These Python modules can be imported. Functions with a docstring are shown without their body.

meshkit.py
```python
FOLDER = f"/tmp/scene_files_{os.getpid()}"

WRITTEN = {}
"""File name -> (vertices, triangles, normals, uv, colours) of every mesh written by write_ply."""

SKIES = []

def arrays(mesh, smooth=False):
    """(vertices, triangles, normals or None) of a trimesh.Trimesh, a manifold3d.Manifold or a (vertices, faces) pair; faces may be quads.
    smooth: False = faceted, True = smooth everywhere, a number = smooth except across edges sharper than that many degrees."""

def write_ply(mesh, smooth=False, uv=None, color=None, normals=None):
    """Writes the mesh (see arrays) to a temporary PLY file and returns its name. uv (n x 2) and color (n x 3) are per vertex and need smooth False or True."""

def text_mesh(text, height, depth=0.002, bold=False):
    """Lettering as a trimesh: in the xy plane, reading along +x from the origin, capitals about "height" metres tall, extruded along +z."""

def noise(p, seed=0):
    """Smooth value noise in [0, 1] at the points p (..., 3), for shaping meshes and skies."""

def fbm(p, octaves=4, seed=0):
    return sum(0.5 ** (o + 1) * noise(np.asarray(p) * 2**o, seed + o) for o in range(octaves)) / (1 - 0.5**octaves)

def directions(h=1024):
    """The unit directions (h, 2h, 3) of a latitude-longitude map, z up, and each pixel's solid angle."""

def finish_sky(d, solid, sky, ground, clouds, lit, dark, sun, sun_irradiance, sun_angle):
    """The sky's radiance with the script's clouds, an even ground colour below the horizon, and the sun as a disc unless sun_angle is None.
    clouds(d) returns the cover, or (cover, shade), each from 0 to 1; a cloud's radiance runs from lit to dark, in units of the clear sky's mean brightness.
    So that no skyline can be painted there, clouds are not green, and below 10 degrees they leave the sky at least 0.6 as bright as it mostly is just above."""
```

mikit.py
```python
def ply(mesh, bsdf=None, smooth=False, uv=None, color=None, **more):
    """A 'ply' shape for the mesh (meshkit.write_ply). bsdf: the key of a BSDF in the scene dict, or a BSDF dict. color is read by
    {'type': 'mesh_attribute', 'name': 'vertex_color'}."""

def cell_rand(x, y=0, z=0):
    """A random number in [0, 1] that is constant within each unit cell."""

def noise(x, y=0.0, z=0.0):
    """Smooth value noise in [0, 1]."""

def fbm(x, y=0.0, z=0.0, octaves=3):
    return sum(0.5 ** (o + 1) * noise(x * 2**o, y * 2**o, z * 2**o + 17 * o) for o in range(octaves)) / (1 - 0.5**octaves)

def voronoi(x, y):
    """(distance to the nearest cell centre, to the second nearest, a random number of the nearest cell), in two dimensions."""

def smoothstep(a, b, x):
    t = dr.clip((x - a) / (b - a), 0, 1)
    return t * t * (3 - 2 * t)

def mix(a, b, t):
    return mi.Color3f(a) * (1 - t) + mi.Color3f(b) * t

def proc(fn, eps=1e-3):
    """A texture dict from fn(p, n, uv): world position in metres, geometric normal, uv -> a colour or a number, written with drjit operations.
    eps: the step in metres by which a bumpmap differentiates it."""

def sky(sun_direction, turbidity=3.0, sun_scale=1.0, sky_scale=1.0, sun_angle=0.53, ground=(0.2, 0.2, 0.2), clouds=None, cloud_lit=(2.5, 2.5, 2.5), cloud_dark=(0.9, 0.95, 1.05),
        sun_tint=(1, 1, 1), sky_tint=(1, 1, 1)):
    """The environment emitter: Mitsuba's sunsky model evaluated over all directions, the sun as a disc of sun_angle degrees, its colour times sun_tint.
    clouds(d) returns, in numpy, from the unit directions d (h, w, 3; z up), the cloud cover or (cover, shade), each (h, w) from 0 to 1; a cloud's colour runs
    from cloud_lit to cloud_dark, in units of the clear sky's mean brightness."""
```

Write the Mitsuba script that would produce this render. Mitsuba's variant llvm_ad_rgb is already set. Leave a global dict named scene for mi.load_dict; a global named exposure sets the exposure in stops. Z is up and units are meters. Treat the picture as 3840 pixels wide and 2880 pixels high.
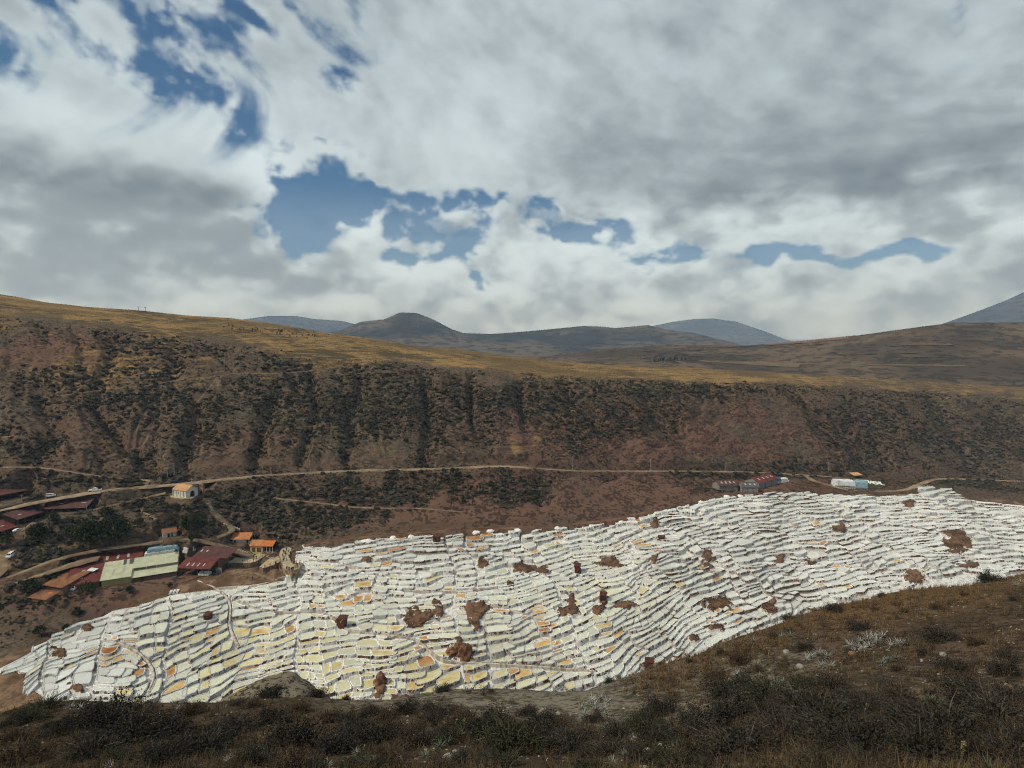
import math, numpy as np, trimesh, drjit as dr, mitsuba as mi, mikit, meshkit
from scipy.spatial import cKDTree
from scipy.ndimage import gaussian_filter, gaussian_filter1d, map_coordinates
from scipy.interpolate import RBFInterpolator
import shapely
from shapely.geometry import Polygon, LineString, Point
from shapely.ops import unary_union
from mikit import noise, fbm, smoothstep, mix, proc

T = mi.ScalarTransform4f
rng = np.random.default_rng(7)
scene, labels = {}, {}

# ---------------------------------------------------------------- camera, sky, exposure
HF = 84.0
F = 512 / math.tan(math.radians(HF / 2))
TILT = math.atan(44 / F)
CP, SP = math.cos(TILT), math.sin(TILT)
scene['camera'] = {'type': 'perspective', 'fov': HF, 'fov_axis': 'x', 'near_clip': 0.2, 'far_clip': 60000.0,
                   'to_world': T().look_at(origin=[0, 0, 0], target=[0, CP, -SP], up=[0, 0, 1])}
exposure = 1.66
SUN = (-0.60, -0.30, 0.74)


def n3(p, f, seed=0, o=4):
    return meshkit.fbm(p * f, o, seed)


def sstep(a, b, x):
    t = np.clip((x - a) / (b - a), 0, 1)
    return t * t * (3 - 2 * t)


# blue openings in the cloud: azimuth, elevation, half axes (degrees), tilt (degrees), strength
GAPS = [(-40.5, 26, 4.2, 1.5, -25, .95), (-33, 25.0, 5.6, 2.2, -28, 1.0), (-28, 28.8, 4.6, 1.6, -25, .8), (-43, 19.6, 3.4, 1.7, 0, 1.1), (-30.5, 20.6, 4.0, 1.3, -20, .75), (-36, 29.5, 4, 1.2, -20, .6), (-42, 29, 4, 1.5, -20, .9), (-24, 26.5, 2.0, 1.4, -50, .7),
        (-19.6, 13.4, 3.4, 2.4, -20, 1.1), (-21.3, 11.0, 1.9, 1.8, 30, 1.1), (-14.0, 13.6, 5.6, 1.4, -24, 1.05), (-9.0, 11.4, 5.0, 1.9, -20, 1.1), (-6.0, 9.4, 3.0, 1.5, -35, 1.0), (-4.6, 6.6, 2.3, 1.0, -28, 1.05), (-9.2, 7.8, 2.4, 1.1, -10, 1.0),
        (1.2, 12.3, 6.0, 1.2, -10, .95), (6, 11.3, 4, .8, -14, .75), (19.5, 8.0, 7.5, .8, -5, .62), (33, 7.6, 5.4, .65, 4, .85), (13.3, 7.2, 1.4, .5, 10, .62), (-14.5, 21.8, 2.8, 1.0, -35, .55), (-17, 17.5, 2.6, .6, -25, .5), (36, 23.3, .8, .5, 30, .4)]
# darker and brighter masses in the cloud layer, the same way
LUMPS = [(-27, 9.2, 12, 3.0, -8, .68), (-38, 10.4, 9, 3.2, -12, .34), (-17, 5.4, 9, 1.1, -4, .5), (-42, 5, 7, 1.6, 0, .3), (-28, 12, 10, 2.5, -12, .22), (37, 12.5, 13, 3.0, 9, .26), (22, 22, 14, 6, 15, .14), (8, 19, 9, 4, 0, .12), (40, 5.0, 6, 1.2, 5, .5), (7, 3.2, 4, 1.2, 0, .3), (38, 20, 8, 6, 20, .15), (25, 15, 14, 4, 0, .12),
         (-9.2, 6.2, 3.0, 1.9, -10, -1.0), (-3, 5.0, 4, 1.6, 0, -.75), (-14, 4.2, 3, 1.2, 0, -.5), (5.5, 8.9, 5, 1.5, 0, -.6), (9.5, 9.9, 3, 1.3, 10, -.5), (-14.6, 10.2, 2.4, 2.2, -40, -.75), (-21, 8.6, 2.5, 1.6, -35, -.4), (-23.4, 13.0, 1.8, 4.0, 10, -.65), (14, 4.0, 5, 1.4, 0, -.45), (-38, 16, 6, 3, 0, -.45), (-26, 17.5, 6, 3, -15, -.4), (-15, 18.5, 7, 3, -15, -.2), (2, 24, 9, 6, 0, -.2), (30, 4, 7, 1.5, 0, -.15), (-22, 3.2, 6, .8, 0, -.4), (-36, 2.9, 8, .7, 0, -.3), (-5, 19, 6, 4, 0, -.25)]


def clouds(d):
    out = np.zeros(d.shape[:2] + (2,))
    az = np.degrees(np.arctan2(d[..., 0], d[..., 1]))
    front = (np.abs(az) < 58).any(0)
    out[:, front] = cloud_front(d[:, front])
    b = d[:, ~front]
    z = np.maximum(b[..., 2], 0) + .10                      # behind and beside the viewer: the same broken deck
    q = np.stack([b[..., 0] / z, b[..., 1] / z, 0 * z], -1)
    out[:, ~front, 0] = sstep(.40, .56, meshkit.fbm(q * 1.1, 4, 31) + .05)
    out[:, ~front, 1] = np.clip(.4 + 1.0 * (meshkit.fbm(q * 1.6 + 4, 4, 41) - .5), 0, 1)
    return out[..., 0], out[..., 1]


def cloud_front(s):
    az = np.degrees(np.arctan2(s[..., 0], s[..., 1]))
    el = np.degrees(np.arcsin(np.clip(s[..., 2], -1, 1)))
    z = np.maximum(s[..., 2], 0) + 0.10
    q = np.stack([s[..., 0] / z, s[..., 1] / z, np.zeros_like(z)], -1)
    A = np.stack([az, el, 0 * az], -1)
    w1, w2 = meshkit.fbm(s * 9 + 3, 3, 11) - .5, meshkit.fbm(s * 9 + 8, 3, 12) - .5
    f1, f2 = meshkit.fbm(A * [.30, .42, 1] + 5.3, 6, 13) - .5, meshkit.fbm(A * [.30, .42, 1] + 9.7, 6, 14) - .5
    wx, wy = az + 4 * w1 + 5.0 * f1, el + 3.0 * w2 + 4.4 * f2

    def field(table, gx, gy):
        out = 0
        for a, e, ra, rb, th, k in table:
            c, sn = math.cos(math.radians(th)), math.sin(math.radians(th))
            dx, dy = gx - a, gy - e
            out = out + k * np.exp(-.8 * (((dx * c + dy * sn) / ra) ** 2 + ((-dx * sn + dy * c) / rb) ** 2))
        return out

    # streaks of torn cloud, running down to the right high up and level near the horizon
    th = np.radians(-32 * sstep(6, 22, el))
    t1, t2 = az * np.cos(th) + el * np.sin(th), -az * np.sin(th) + el * np.cos(th)
    wisp = meshkit.fbm(np.stack([t1 * .24 + 1.2 * w1, t2 * .60 + 1.0 * w2, 0 * az], -1), 6, 21) - .5
    puff = meshkit.fbm(A * [.34, .50, 1] + np.stack([.8 * f1, .8 * f2, 0 * f1], -1) + 2, 6, 43) - .5
    lift = meshkit.fbm((A + [-.5, .9, 0]) * [.34, .50, 1] + np.stack([.8 * f1, .8 * f2, 0 * f1], -1) + 2, 5, 43) - .5
    tex = meshkit.fbm(A * [1.1, 1.5, 1] + 7, 4, 45) - .5
    high = sstep(12, 22, el)
    gap = field(GAPS, wx, wy)
    near = sstep(.05, .35, gap)
    torn = high * sstep(-8, -18, az)
    x = 1.0 - gap * 1.02 + wisp * (.5 + 1.3 * near * (1 - high) + 2.6 * torn) + puff * (.35 + 2.1 * near * (1 - .6 * high)) + tex * .75 * near - .16 * torn
    soft = .36 + .14 * high
    cover = sstep(.48 - soft, .48 + soft, x)
    cover = cover + (1 - cover) * .45 * sstep(.02, .22, puff + .5 * tex)
    cover = np.maximum(cover, .16 * sstep(15, 10, el))
    cover = np.where(el < 4, np.maximum(cover, sstep(4.5, 1, el) * .9), cover)
    big = meshkit.fbm(q * .8 + 4, 4, 41) - .5
    low = sstep(16, 9, el)
    dark_ = field(LUMPS[:5], az + 3 * w1, el + 2 * w2)
    shade = .45 + .05 * low + big * .5 + puff * (.5 + 1.6 * low) * (1 - .6 * sstep(.25, .6, dark_)) + wisp * .5 + tex * (.14 + .2 * low) + field(LUMPS, az + 4 * w1 + 1.2 * f1, el + 2.5 * w2 + 1.0 * f2)
    shade = shade - 2.2 * (puff - lift) * (.12 + .88 * low) - .20 * sstep(.10, .5, gap)
    return np.stack([cover, (.5 + .5 * np.tanh((shade - .5) * 1.8)) * (.78 + .22 * sstep(10, 13, el))], -1)


scene['sky'] = mikit.sky(SUN, turbidity=2.6, sun_scale=0.62, sun_angle=3.0, ground=(.12, .1, .08), clouds=clouds,
                         cloud_lit=(5.0, 5.75, 5.95), cloud_dark=(1.05, 1.3, 1.5), sun_tint=(.93, 1.0, 1.03), sky_tint=(.60, .88, 1.0), sky_scale=.64)


# ---------------------------------------------------------------- helpers
def project(p):
    p = np.asarray(p, float)
    zc = p[..., 1] * CP - p[..., 2] * SP
    yc = p[..., 1] * SP + p[..., 2] * CP
    return 512 + F * p[..., 0] / zc, 384 - F * yc / zc, zc


def ray(px, py):
    """A direction from the viewpoint with y = 1."""
    a, b = (np.asarray(px, float) - 512) / F, (384 - np.asarray(py, float)) / F
    y, z = CP + b * SP, -SP + b * CP
    return np.stack([a / y, np.ones_like(y), z / y], -1)


def mat(kind='principled', **k):
    return {'type': 'twosided', 'bsdf': {'type': kind, **k}}


def rgb(*c):
    return {'type': 'rgb', 'value': list(c)}


def solid(c, rough=.8, amount=.18, freq=2.0, spec=.2, **k):
    """A plain material with slight mottling."""
    c = tuple(c)

    def fn(p, n, uv):
        v = 1 + amount * 2 * (fbm(p.x * freq, p.y * freq, p.z * freq, octaves=3) - .5)
        return mi.Color3f(*c) * v
    return mat(base_color=proc(fn), roughness=rough, specular=spec, **k)


counts = {}


def newkey(name):
    n = counts.get(name, 0)
    counts[name] = n + 1
    return name if n == 0 else f'{name}_{n:03d}'


def tag(key, label=None, cat=None, group=None, kind=None):
    e = {}
    if label: e['label'] = label
    if cat: e['category'] = cat
    if group: e['group'] = group
    if kind: e['kind'] = kind
    labels[key] = e


def thing(name, label, cat, group=None, kind=None):
    k = newkey(name)
    tag(k, label, cat, group, kind)
    return k


def part(root, name, shape, label=None, kind=None):
    k = newkey(root + '__' + name)
    scene[k] = shape
    if label or kind: tag(k, label, None, None, kind)
    return k


def solo(name, shape, label, cat, group=None, kind=None):
    k = thing(name, label, cat, group, kind)
    scene[k] = shape
    return k


def structure(name, shape):
    k = newkey(name)
    scene[k] = shape
    tag(k, kind='structure')
    return k


def gridmesh(P, flip=False):
    r, c = P.shape[:2]
    i, j = np.meshgrid(np.arange(r - 1), np.arange(c - 1), indexing='ij')
    a = i * c + j
    q = np.stack([a, a + 1, a + c + 1, a + c], -1).reshape(-1, 4)
    if flip: q = q[:, ::-1]
    return P.reshape(-1, 3), np.vstack([q[:, [0, 1, 2]], q[:, [0, 2, 3]]])


class MB:
    """Collects boxes, slabs, tubes and loose triangles into one mesh."""

    def __init__(s):
        s.v, s.f, s.n = [], [], 0

    def add(s, v, f):
        v = np.asarray(v, float)
        s.v.append(v)
        s.f.append(np.asarray(f, int) + s.n)
        s.n += len(v)
        return s

    def hexa(s, lo, hi):
        """lo, hi: four corners each, in the same turning order."""
        v = np.vstack([lo, hi])
        f = [[0, 2, 1], [0, 3, 2], [4, 5, 6], [4, 6, 7]]
        for k in range(4):
            a, b = k, (k + 1) % 4
            f += [[a, b, b + 4], [a, b + 4, a + 4]]
        return s.add(v, f)

    def box(s, o, ux, uy, lx, ly, z0, z1):
        """o: centre (x, y); ux, uy: unit axes in plan."""
        o, ux, uy = np.asarray(o, float), np.asarray(ux, float), np.asarray(uy, float)
        c = [o - ux * lx / 2 - uy * ly / 2, o + ux * lx / 2 - uy * ly / 2, o + ux * lx / 2 + uy * ly / 2, o - ux * lx / 2 + uy * ly / 2]
        return s.hexa([[*p, z0] for p in c], [[*p, z1] for p in c])

    def slab(s, quad, t):
        q = np.asarray(quad, float)
        n = np.cross(q[1] - q[0], q[3] - q[0])
        n /= np.linalg.norm(n)
        if n[2] < 0: n = -n
        return s.hexa(q - n * t, q)

    def tube(s, pts, r, sides=5):
        p = np.asarray(pts, float)
        r = np.broadcast_to(r, (len(p),))
        t = np.gradient(p, axis=0)
        t /= np.linalg.norm(t, axis=1, keepdims=True) + 1e-9
        a = np.cross(t, np.where(np.abs(t[:, 2:]) < .9, [0, 0, 1.], [1., 0, 0]))
        a /= np.linalg.norm(a, axis=1, keepdims=True) + 1e-9
        b = np.cross(t, a)
        an = np.arange(sides) * 2 * np.pi / sides
        v = p[:, None] + r[:, None, None] * (np.cos(an)[None, :, None] * a[:, None] + np.sin(an)[None, :, None] * b[:, None])
        f = []
        for i in range(len(p) - 1):
            for j in range(sides):
                k = (j + 1) % sides
                f += [[i * sides + j, i * sides + k, (i + 1) * sides + k], [i * sides + j, (i + 1) * sides + k, (i + 1) * sides + j]]
        for j in range(1, sides - 1):
            f += [[0, j + 1, j], [(len(p) - 1) * sides, (len(p) - 1) * sides + j, (len(p) - 1) * sides + j + 1]]
        return s.add(v.reshape(-1, 3), f)

    def mesh(s):
        return np.vstack(s.v), np.vstack(s.f)

    def ply(s, bsdf, smooth=False, **k):
        return mikit.ply(s.mesh(), bsdf, smooth=smooth, **k)


# ---------------------------------------------------------------- terrain across the valley
COLS = np.concatenate([np.linspace(-420, -30, 60, endpoint=False), np.linspace(-30, 1054, 720, endpoint=False), np.linspace(1054, 1460, 60)])


def curve(pts, Y):
    """A line in the terrain: where it shows at each bearing, and how far away it lies there."""
    pts, Y = np.array(pts, float), np.array(Y, float)
    py = gaussian_filter1d(np.interp(COLS, pts[:, 0], pts[:, 1]), 3)
    yy = gaussian_filter1d(np.interp(COLS, Y[:, 0], Y[:, 1]), 8)
    return ray(COLS, py) * yy[:, None]


def curve_z(Y, Z):
    Y, Z = np.array(Y, float), np.array(Z, float)
    yy, zz = np.interp(COLS, Y[:, 0], Y[:, 1]), np.interp(COLS, Z[:, 0], Z[:, 1])
    yy, zz = gaussian_filter1d(yy, 8), gaussian_filter1d(zz, 8)
    zc = yy * CP - zz * SP
    return np.stack([(COLS - 512) / F * zc, yy, zz], -1)


cB = curve([(-420, 800), (-200, 730), (0, 652), (60, 622), (120, 598), (200, 572), (260, 556), (305, 545), (347, 539), (440, 531), (532, 527), (616, 519), (657, 509), (704, 498), (741, 494), (787, 489), (833, 488), (880, 487), (921, 485), (963, 487), (1024, 495), (1200, 520), (1460, 560)],
           [(-420, 150), (-200, 172), (0, 190), (60, 207), (120, 220), (200, 240), (260, 255), (305, 262), (440, 274), (532, 283), (616, 298), (657, 312), (704, 332), (741, 343), (787, 355), (880, 375), (963, 385), (1024, 385), (1460, 370)])
cA = curve_z([(-420, 120), (0, 153), (200, 164), (400, 174), (600, 190), (760, 226), (900, 248), (1024, 262), (1460, 280)], [(-420, -109), (0, -110.5), (200, -113.5), (400, -116.5), (600, -118.5), (760, -121.5), (900, -124), (1024, -127), (1460, -136)])
cF1 = cA + np.array([0, -25, -7.0]); cF1[:, 0] *= .9
cF0 = cA * np.array([.55, 1, 1]) + np.array([0, -95, -14.0])
cC = curve([(-420, 620), (-200, 560), (0, 509), (46, 500), (93, 491.6), (139, 487), (185, 484), (208, 480.5), (278, 474.5), (324, 472), (370, 470), (417, 469.4), (463, 467.6), (500, 465.7), (532, 467.6), (574, 470.8), (648, 471), (694, 471), (741, 472), (787, 474), (833, 477), (870, 479), (907, 478), (940, 476), (972, 478), (1024, 481), (1200, 500), (1460, 530)],
           [(-420, 190), (-200, 220), (0, 250), (93, 265), (185, 277), (278, 295), (370, 306), (500, 318), (648, 350), (741, 383), (833, 398), (907, 412), (972, 418), (1024, 415), (1460, 400)])
cD = curve([(-420, 270), (-200, 300), (0, 315), (46, 319), (93, 321), (162, 333), (231, 343), (301, 352), (370, 359), (417, 366), (463, 370), (509, 371), (555, 376), (602, 377), (648, 378), (717, 382), (787, 383), (833, 385), (926, 390), (1024, 396), (1200, 405), (1460, 420)],
           [(-420, 330), (-200, 370), (0, 400), (231, 388), (463, 395), (648, 440), (787, 480), (926, 520), (1024, 540), (1460, 600)])
cE = curve([(-420, 225), (-200, 265), (0, 292.6), (46, 301), (92.6, 306.5), (139, 309), (185, 314), (231, 316.6), (278, 322.7), (324, 331), (370, 337), (417, 345), (463, 348), (509, 355.5), (555.5, 360), (602, 364), (648, 365.7), (694, 367), (741, 369.4), (787, 372.7), (833, 375.4), (880, 378), (926, 380.5), (972, 384), (1024, 386.5), (1200, 394), (1460, 405)],
           [(-420, 500), (0, 560), (231, 600), (463, 565), (648, 560), (787, 580), (926, 620), (1024, 650), (1460, 740)])
cG1 = cE * np.array([1.15, 1, 1]) + np.array([0, 130, -16.0])
cG2 = curve_z([(-420, 1150), (1460, 1150)], [(-420, -62), (1460, -62)])
cG3 = curve_z([(-420, 2600), (1460, 2600)], [(-420, -66), (1460, -66)])
cG4 = curve_z([(-420, 7000), (1460, 7000)], [(-420, -75), (1460, -75)])
SEG = [(cF0, cF1, 12), (cF1, cA, 8), (cA, cB, 150), (cB, cC, 90), (cC, cD, 170), (cD, cE, 70), (cE, cG1, 16), (cG1, cG2, 10), (cG2, cG3, 12), (cG3, cG4, 10)]
rows, rowt = [], []
for k, (a, b, n) in enumerate(SEG):
    for i in range(n):
        rows.append(a + (b - a) * (i / n))
        rowt.append(k + i / n)
rows.append(cG4); rowt.append(len(SEG))
G = np.array(rows); RT = np.array(rowt)
Gs = gaussian_filter1d(G, 4, axis=0)
Gd = gaussian_filter1d(G, 13, axis=0)
wd = (sstep(4.35, 4.8, RT) * sstep(5.7, 5.3, RT))[:, None, None]
Gs = Gs * (1 - wd) + Gd * wd
wgt = sstep(7.2, 6.2, RT)[:, None, None]
G = Gs * wgt + G * (1 - wgt)
iA, iB, iC, iD, iE = 20, 170, 260, 430, 500
C2, R2 = np.meshgrid(COLS, RT)

# gullies: lines of erosion running down the slope
GULL = [([(178, 345), (172, 380), (200, 400), (190, 440), (175, 472)], 9), ([(275, 392), (262, 430), (250, 468)], 7), ([(362, 372), (352, 420), (345, 466)], 6), ([(425, 372), (430, 420), (422, 464)], 6), ([(470, 374), (472, 420)], 4),
        ([(648, 388), (658, 420), (695, 455), (742, 476)], 10), ([(560, 380), (575, 400), (600, 430)], 6), ([(790, 392), (830, 425), (880, 462)], 9), ([(930, 395), (960, 440), (985, 480)], 8), ([(40, 400), (60, 430), (40, 455)], 10), ([(110, 345), (95, 400), (130, 440), (150, 455)], 8), ([(310, 365), (318, 410), (300, 460)], 5), ([(520, 380), (525, 430)], 5), ([(390, 475), (385, 520)], 5), ([(455, 473), (450, 515)], 5), ([(505, 470), (510, 520)], 6), ([(535, 475), (540, 510)], 4), ([(355, 478), (352, 515)], 4)]
PX0, PY0, _ = project(G)


def gully(px, py):
    out = np.zeros_like(px)
    for pts, w in GULL:
        pts = np.array(pts, float)
        d = np.full(px.shape, 1e9)
        for a, b in zip(pts[:-1], pts[1:]):
            u = np.clip(((px - a[0]) * (b[0] - a[0]) + (py - a[1]) * (b[1] - a[1])) / ((b - a) ** 2).sum(), 0, 1)
            d = np.minimum(d, np.hypot(px - a[0] - u * (b[0] - a[0]), (py - a[1] - u * (b[1] - a[1]))))
        out = np.maximum(out, np.exp(-(d / w) ** 2))
    return out


hill = sstep(4.0, 4.12, R2) * sstep(5.08, 4.8, R2)
lower = sstep(3.05, 3.3, R2) * sstep(4.0, 3.85, R2)
wob = meshkit.fbm(np.stack([C2 / 60, R2 * 2.0, 0 * C2], -1), 3, 5) - .5
gg = np.abs(meshkit.fbm(np.stack([C2 / 40 + 3.4 * wob + .5 * R2, R2 * 1.3, 0 * C2], -1), 3, 6) - .5) * 2
gg = np.clip(gg * 2.2, 0, 1)
GUL = np.where(np.isfinite(PX0), gully(PX0, PY0), 0)
fine = meshkit.fbm(G / 9.0, 4, 8) - .5
mid = meshkit.fbm(G / 28.0, 3, 9) - .5
rocky = meshkit.fbm(np.stack([G[..., 0] / 5, G[..., 1] / 5, G[..., 2] / 2.2], -1), 3, 10) - .5
spur = meshkit.fbm(np.stack([C2 / 75 + .55 * R2, R2 * .35, 0 * C2], -1), 3, 15) - .5
dz = hill * (-4.2 * (1 - gg) * .8 - 5.0 * GUL * (.4 + 1.2 * (fine + .5)) + 4.0 * fine + 7 * mid + 3.6 * rocky + 15 * spur + 1.5) + lower * (1.8 * fine - 1.2 * GUL + 1.0 * rocky + (1 - gg) * -1.2)
dz += sstep(5.0, 5.2, R2) * sstep(6.0, 5.8, R2) * (1.8 * fine + 1.6 * mid)
pans_ = sstep(2.0, 2.25, R2) * sstep(3.0, 2.8, R2)
dz += pans_ * (6.5 * (meshkit.fbm(G / 34.0, 2, 61) - .5) + 2.5 * (meshkit.fbm(G / 14.0, 2, 62) - .5))
G[..., 2] += dz


class At:
    """From a bearing to the ground there."""

    def __init__(s, P):
        s.P = P.reshape(-1, 3)
        px, py, zc = project(s.P)
        s.zc = zc
        s.t = cKDTree(np.stack([px, py], -1))

    def __call__(s, px, py, h=0.0):
        q = np.stack(np.broadcast_arrays(np.asarray(px, float), np.asarray(py, float)), -1)
        for _ in range(3 if np.any(h) else 1):
            d, i = s.t.query(q if not np.any(h) else np.stack([q[..., 0], q[..., 1] + (0 if _ == 0 else off)], -1), k=4)
            w = 1 / (d + .05) ** 2
            w /= w.sum(-1, keepdims=True)
            p = (s.P[i] * w[..., None]).sum(-2)
            off = h * F / project(p)[2]
        return p


sub = slice(iA - 6, iE + 8)
at = At(G[sub, 40:-40])


def smooth_line(pts, step=1.5, k=2.0):
    p = np.asarray(pts, float)
    s = np.concatenate([[0], np.cumsum(np.linalg.norm(np.diff(p[:, :2], axis=0), axis=1))])
    u = np.linspace(0, s[-1], max(4, int(s[-1] / step)))
    q = np.stack([np.interp(u, s, p[:, i]) for i in range(3)], -1)
    return gaussian_filter1d(q, k, axis=0, mode='nearest')


def dense(px, n=60):
    px = np.asarray(px, float)
    s = np.concatenate([[0], np.cumsum(np.linalg.norm(np.diff(px, axis=0), axis=1))])
    u = np.linspace(0, s[-1], n)
    return np.stack([np.interp(u, s, px[:, 0]), np.interp(u, s, px[:, 1])], -1)


# roads and trails: pixel bearing lists, width in metres
ROADS = [('road', [(-60, 524), (0, 509), (46, 500), (93, 491.6), (139, 487), (185, 483.5), (208, 480.5), (278, 474.5), (324, 472), (370, 470), (417, 469.4), (463, 467.6), (500, 465.7), (532, 467.6)], 4.4),
         ('road', [(525, 467.4), (574, 470.8), (648, 471), (694, 471), (741, 471.5), (790, 474), (825, 476), (850, 479)], 2.6),
         ('road', [(850, 490), (880, 491.5), (907, 490), (920, 484), (934, 479), (955, 478.5), (990, 480), (1040, 482)], 3.2),
         ('road', [(-40, 600), (0, 586), (24, 579.5), (54, 569), (82, 561), (105, 556)], 4.2),
         ('road', [(-20, 585), (0, 568), (12, 545), (28, 526), (41, 521)], 5.5),
         ('path', [(89, 510.5), (110, 505.5), (133, 501), (163, 493), (170, 491)], 2.6),
         ('path', [(0, 580), (30, 569), (60, 557), (110, 547), (150, 543), (183, 537), (212, 542), (238, 551), (262, 562)], 2.6),
         ('path', [(206, 499), (212, 512), (222, 522), (240, 529), (228, 534), (212, 538)], 3.0),
         ('path', [(0, 467), (40, 467), (78, 473), (115, 478), (142, 478.6), (153, 482)], 1.6),
         ('path', [(270, 497), (300, 501), (324, 503), (350, 507), (379, 508), (421, 508), (450, 511), (470, 512)], 1.3),
         ('track', [(300, 548), (312, 541.5), (345, 538.5), (393, 534.5), (440, 530.5), (486, 529), (532, 526.5), (579, 523.5), (616, 519), (650, 511)], 2.6),
         ('path', [(54, 396.5), (77, 393), (108, 389), (139, 386.5), (185, 379), (211, 377), (219, 375), (241, 372.6), (268, 374), (309, 371), (341, 366)], 1.6),
         ('path', [(219, 375), (213, 384), (203, 395), (195, 405)], 1.2),
         ('path', [(195, 575), (215, 574), (240, 570), (262, 574), (275, 580), (283, 584)], 1.6),
         ('path', [(150, 432), (148, 442), (138, 450)], 1.2), ('path', [(0, 436.5), (22, 437)], 1.8),
         
         ('path', [(100, 591), (140, 587), (178, 577.5), (195, 576)], 2.2), ('path', [(800, 473), (815, 481), (850, 490)], 3.0)]
lines = []
Gv = G[sub, :, :]
for name, pts, w in ROADS:
    q = dense(pts, 90)
    p = smooth_line(at(q[:, 0], q[:, 1]), 1.2, 4)
    lines.append((name, p, w))
# the ground is levelled along each of them
flat = Gv.reshape(-1, 3)
for name, p, w in lines:
    d, i = cKDTree(p[:, :2]).query(flat[:, :2], distance_upper_bound=w * 2.2)
    ok = np.isfinite(d) & (np.abs(flat[:, 2] - p[np.minimum(i, len(p) - 1), 2]) < 6)
    k = sstep(w * 1.9, w * .75, d[ok])
    flat[ok, 2] = flat[ok, 2] * (1 - k) + (p[i[ok], 2] - .12) * k
G[sub] = flat.reshape(Gv.shape)

# benches: levelled terraces where buildings and yards stand (centre bearing, radius m)
at = At(G[sub, 40:-40])
SHELF = [((185, 497), 11), ((118, 582), 11), ((150, 578), 11), ((135, 565), 9), ((206, 571), 10), ((170, 536), 5), ((247, 543), 6), ((263, 550), 6), ((68, 588), 8), ((747, 487), 13), ((775, 486), 10), ((852, 489), 11), ((65, 512), 8), ((20, 530), 9), ((12, 500), 8), ((225, 563), 9), ((255, 566), 8), ((292, 562), 8), ((820, 485), 10)]
flat = G[sub].reshape(-1, 3)
for (px, py), r in SHELF:
    c = at(px, py)
    d = np.hypot(flat[:, 0] - c[0], flat[:, 1] - c[1])
    k = sstep(r * 1.5, r * .8, d) * .8
    flat[:, 2] = flat[:, 2] * (1 - k) + (c[2] + .12 * (flat[:, 2] - c[2])) * k
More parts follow.
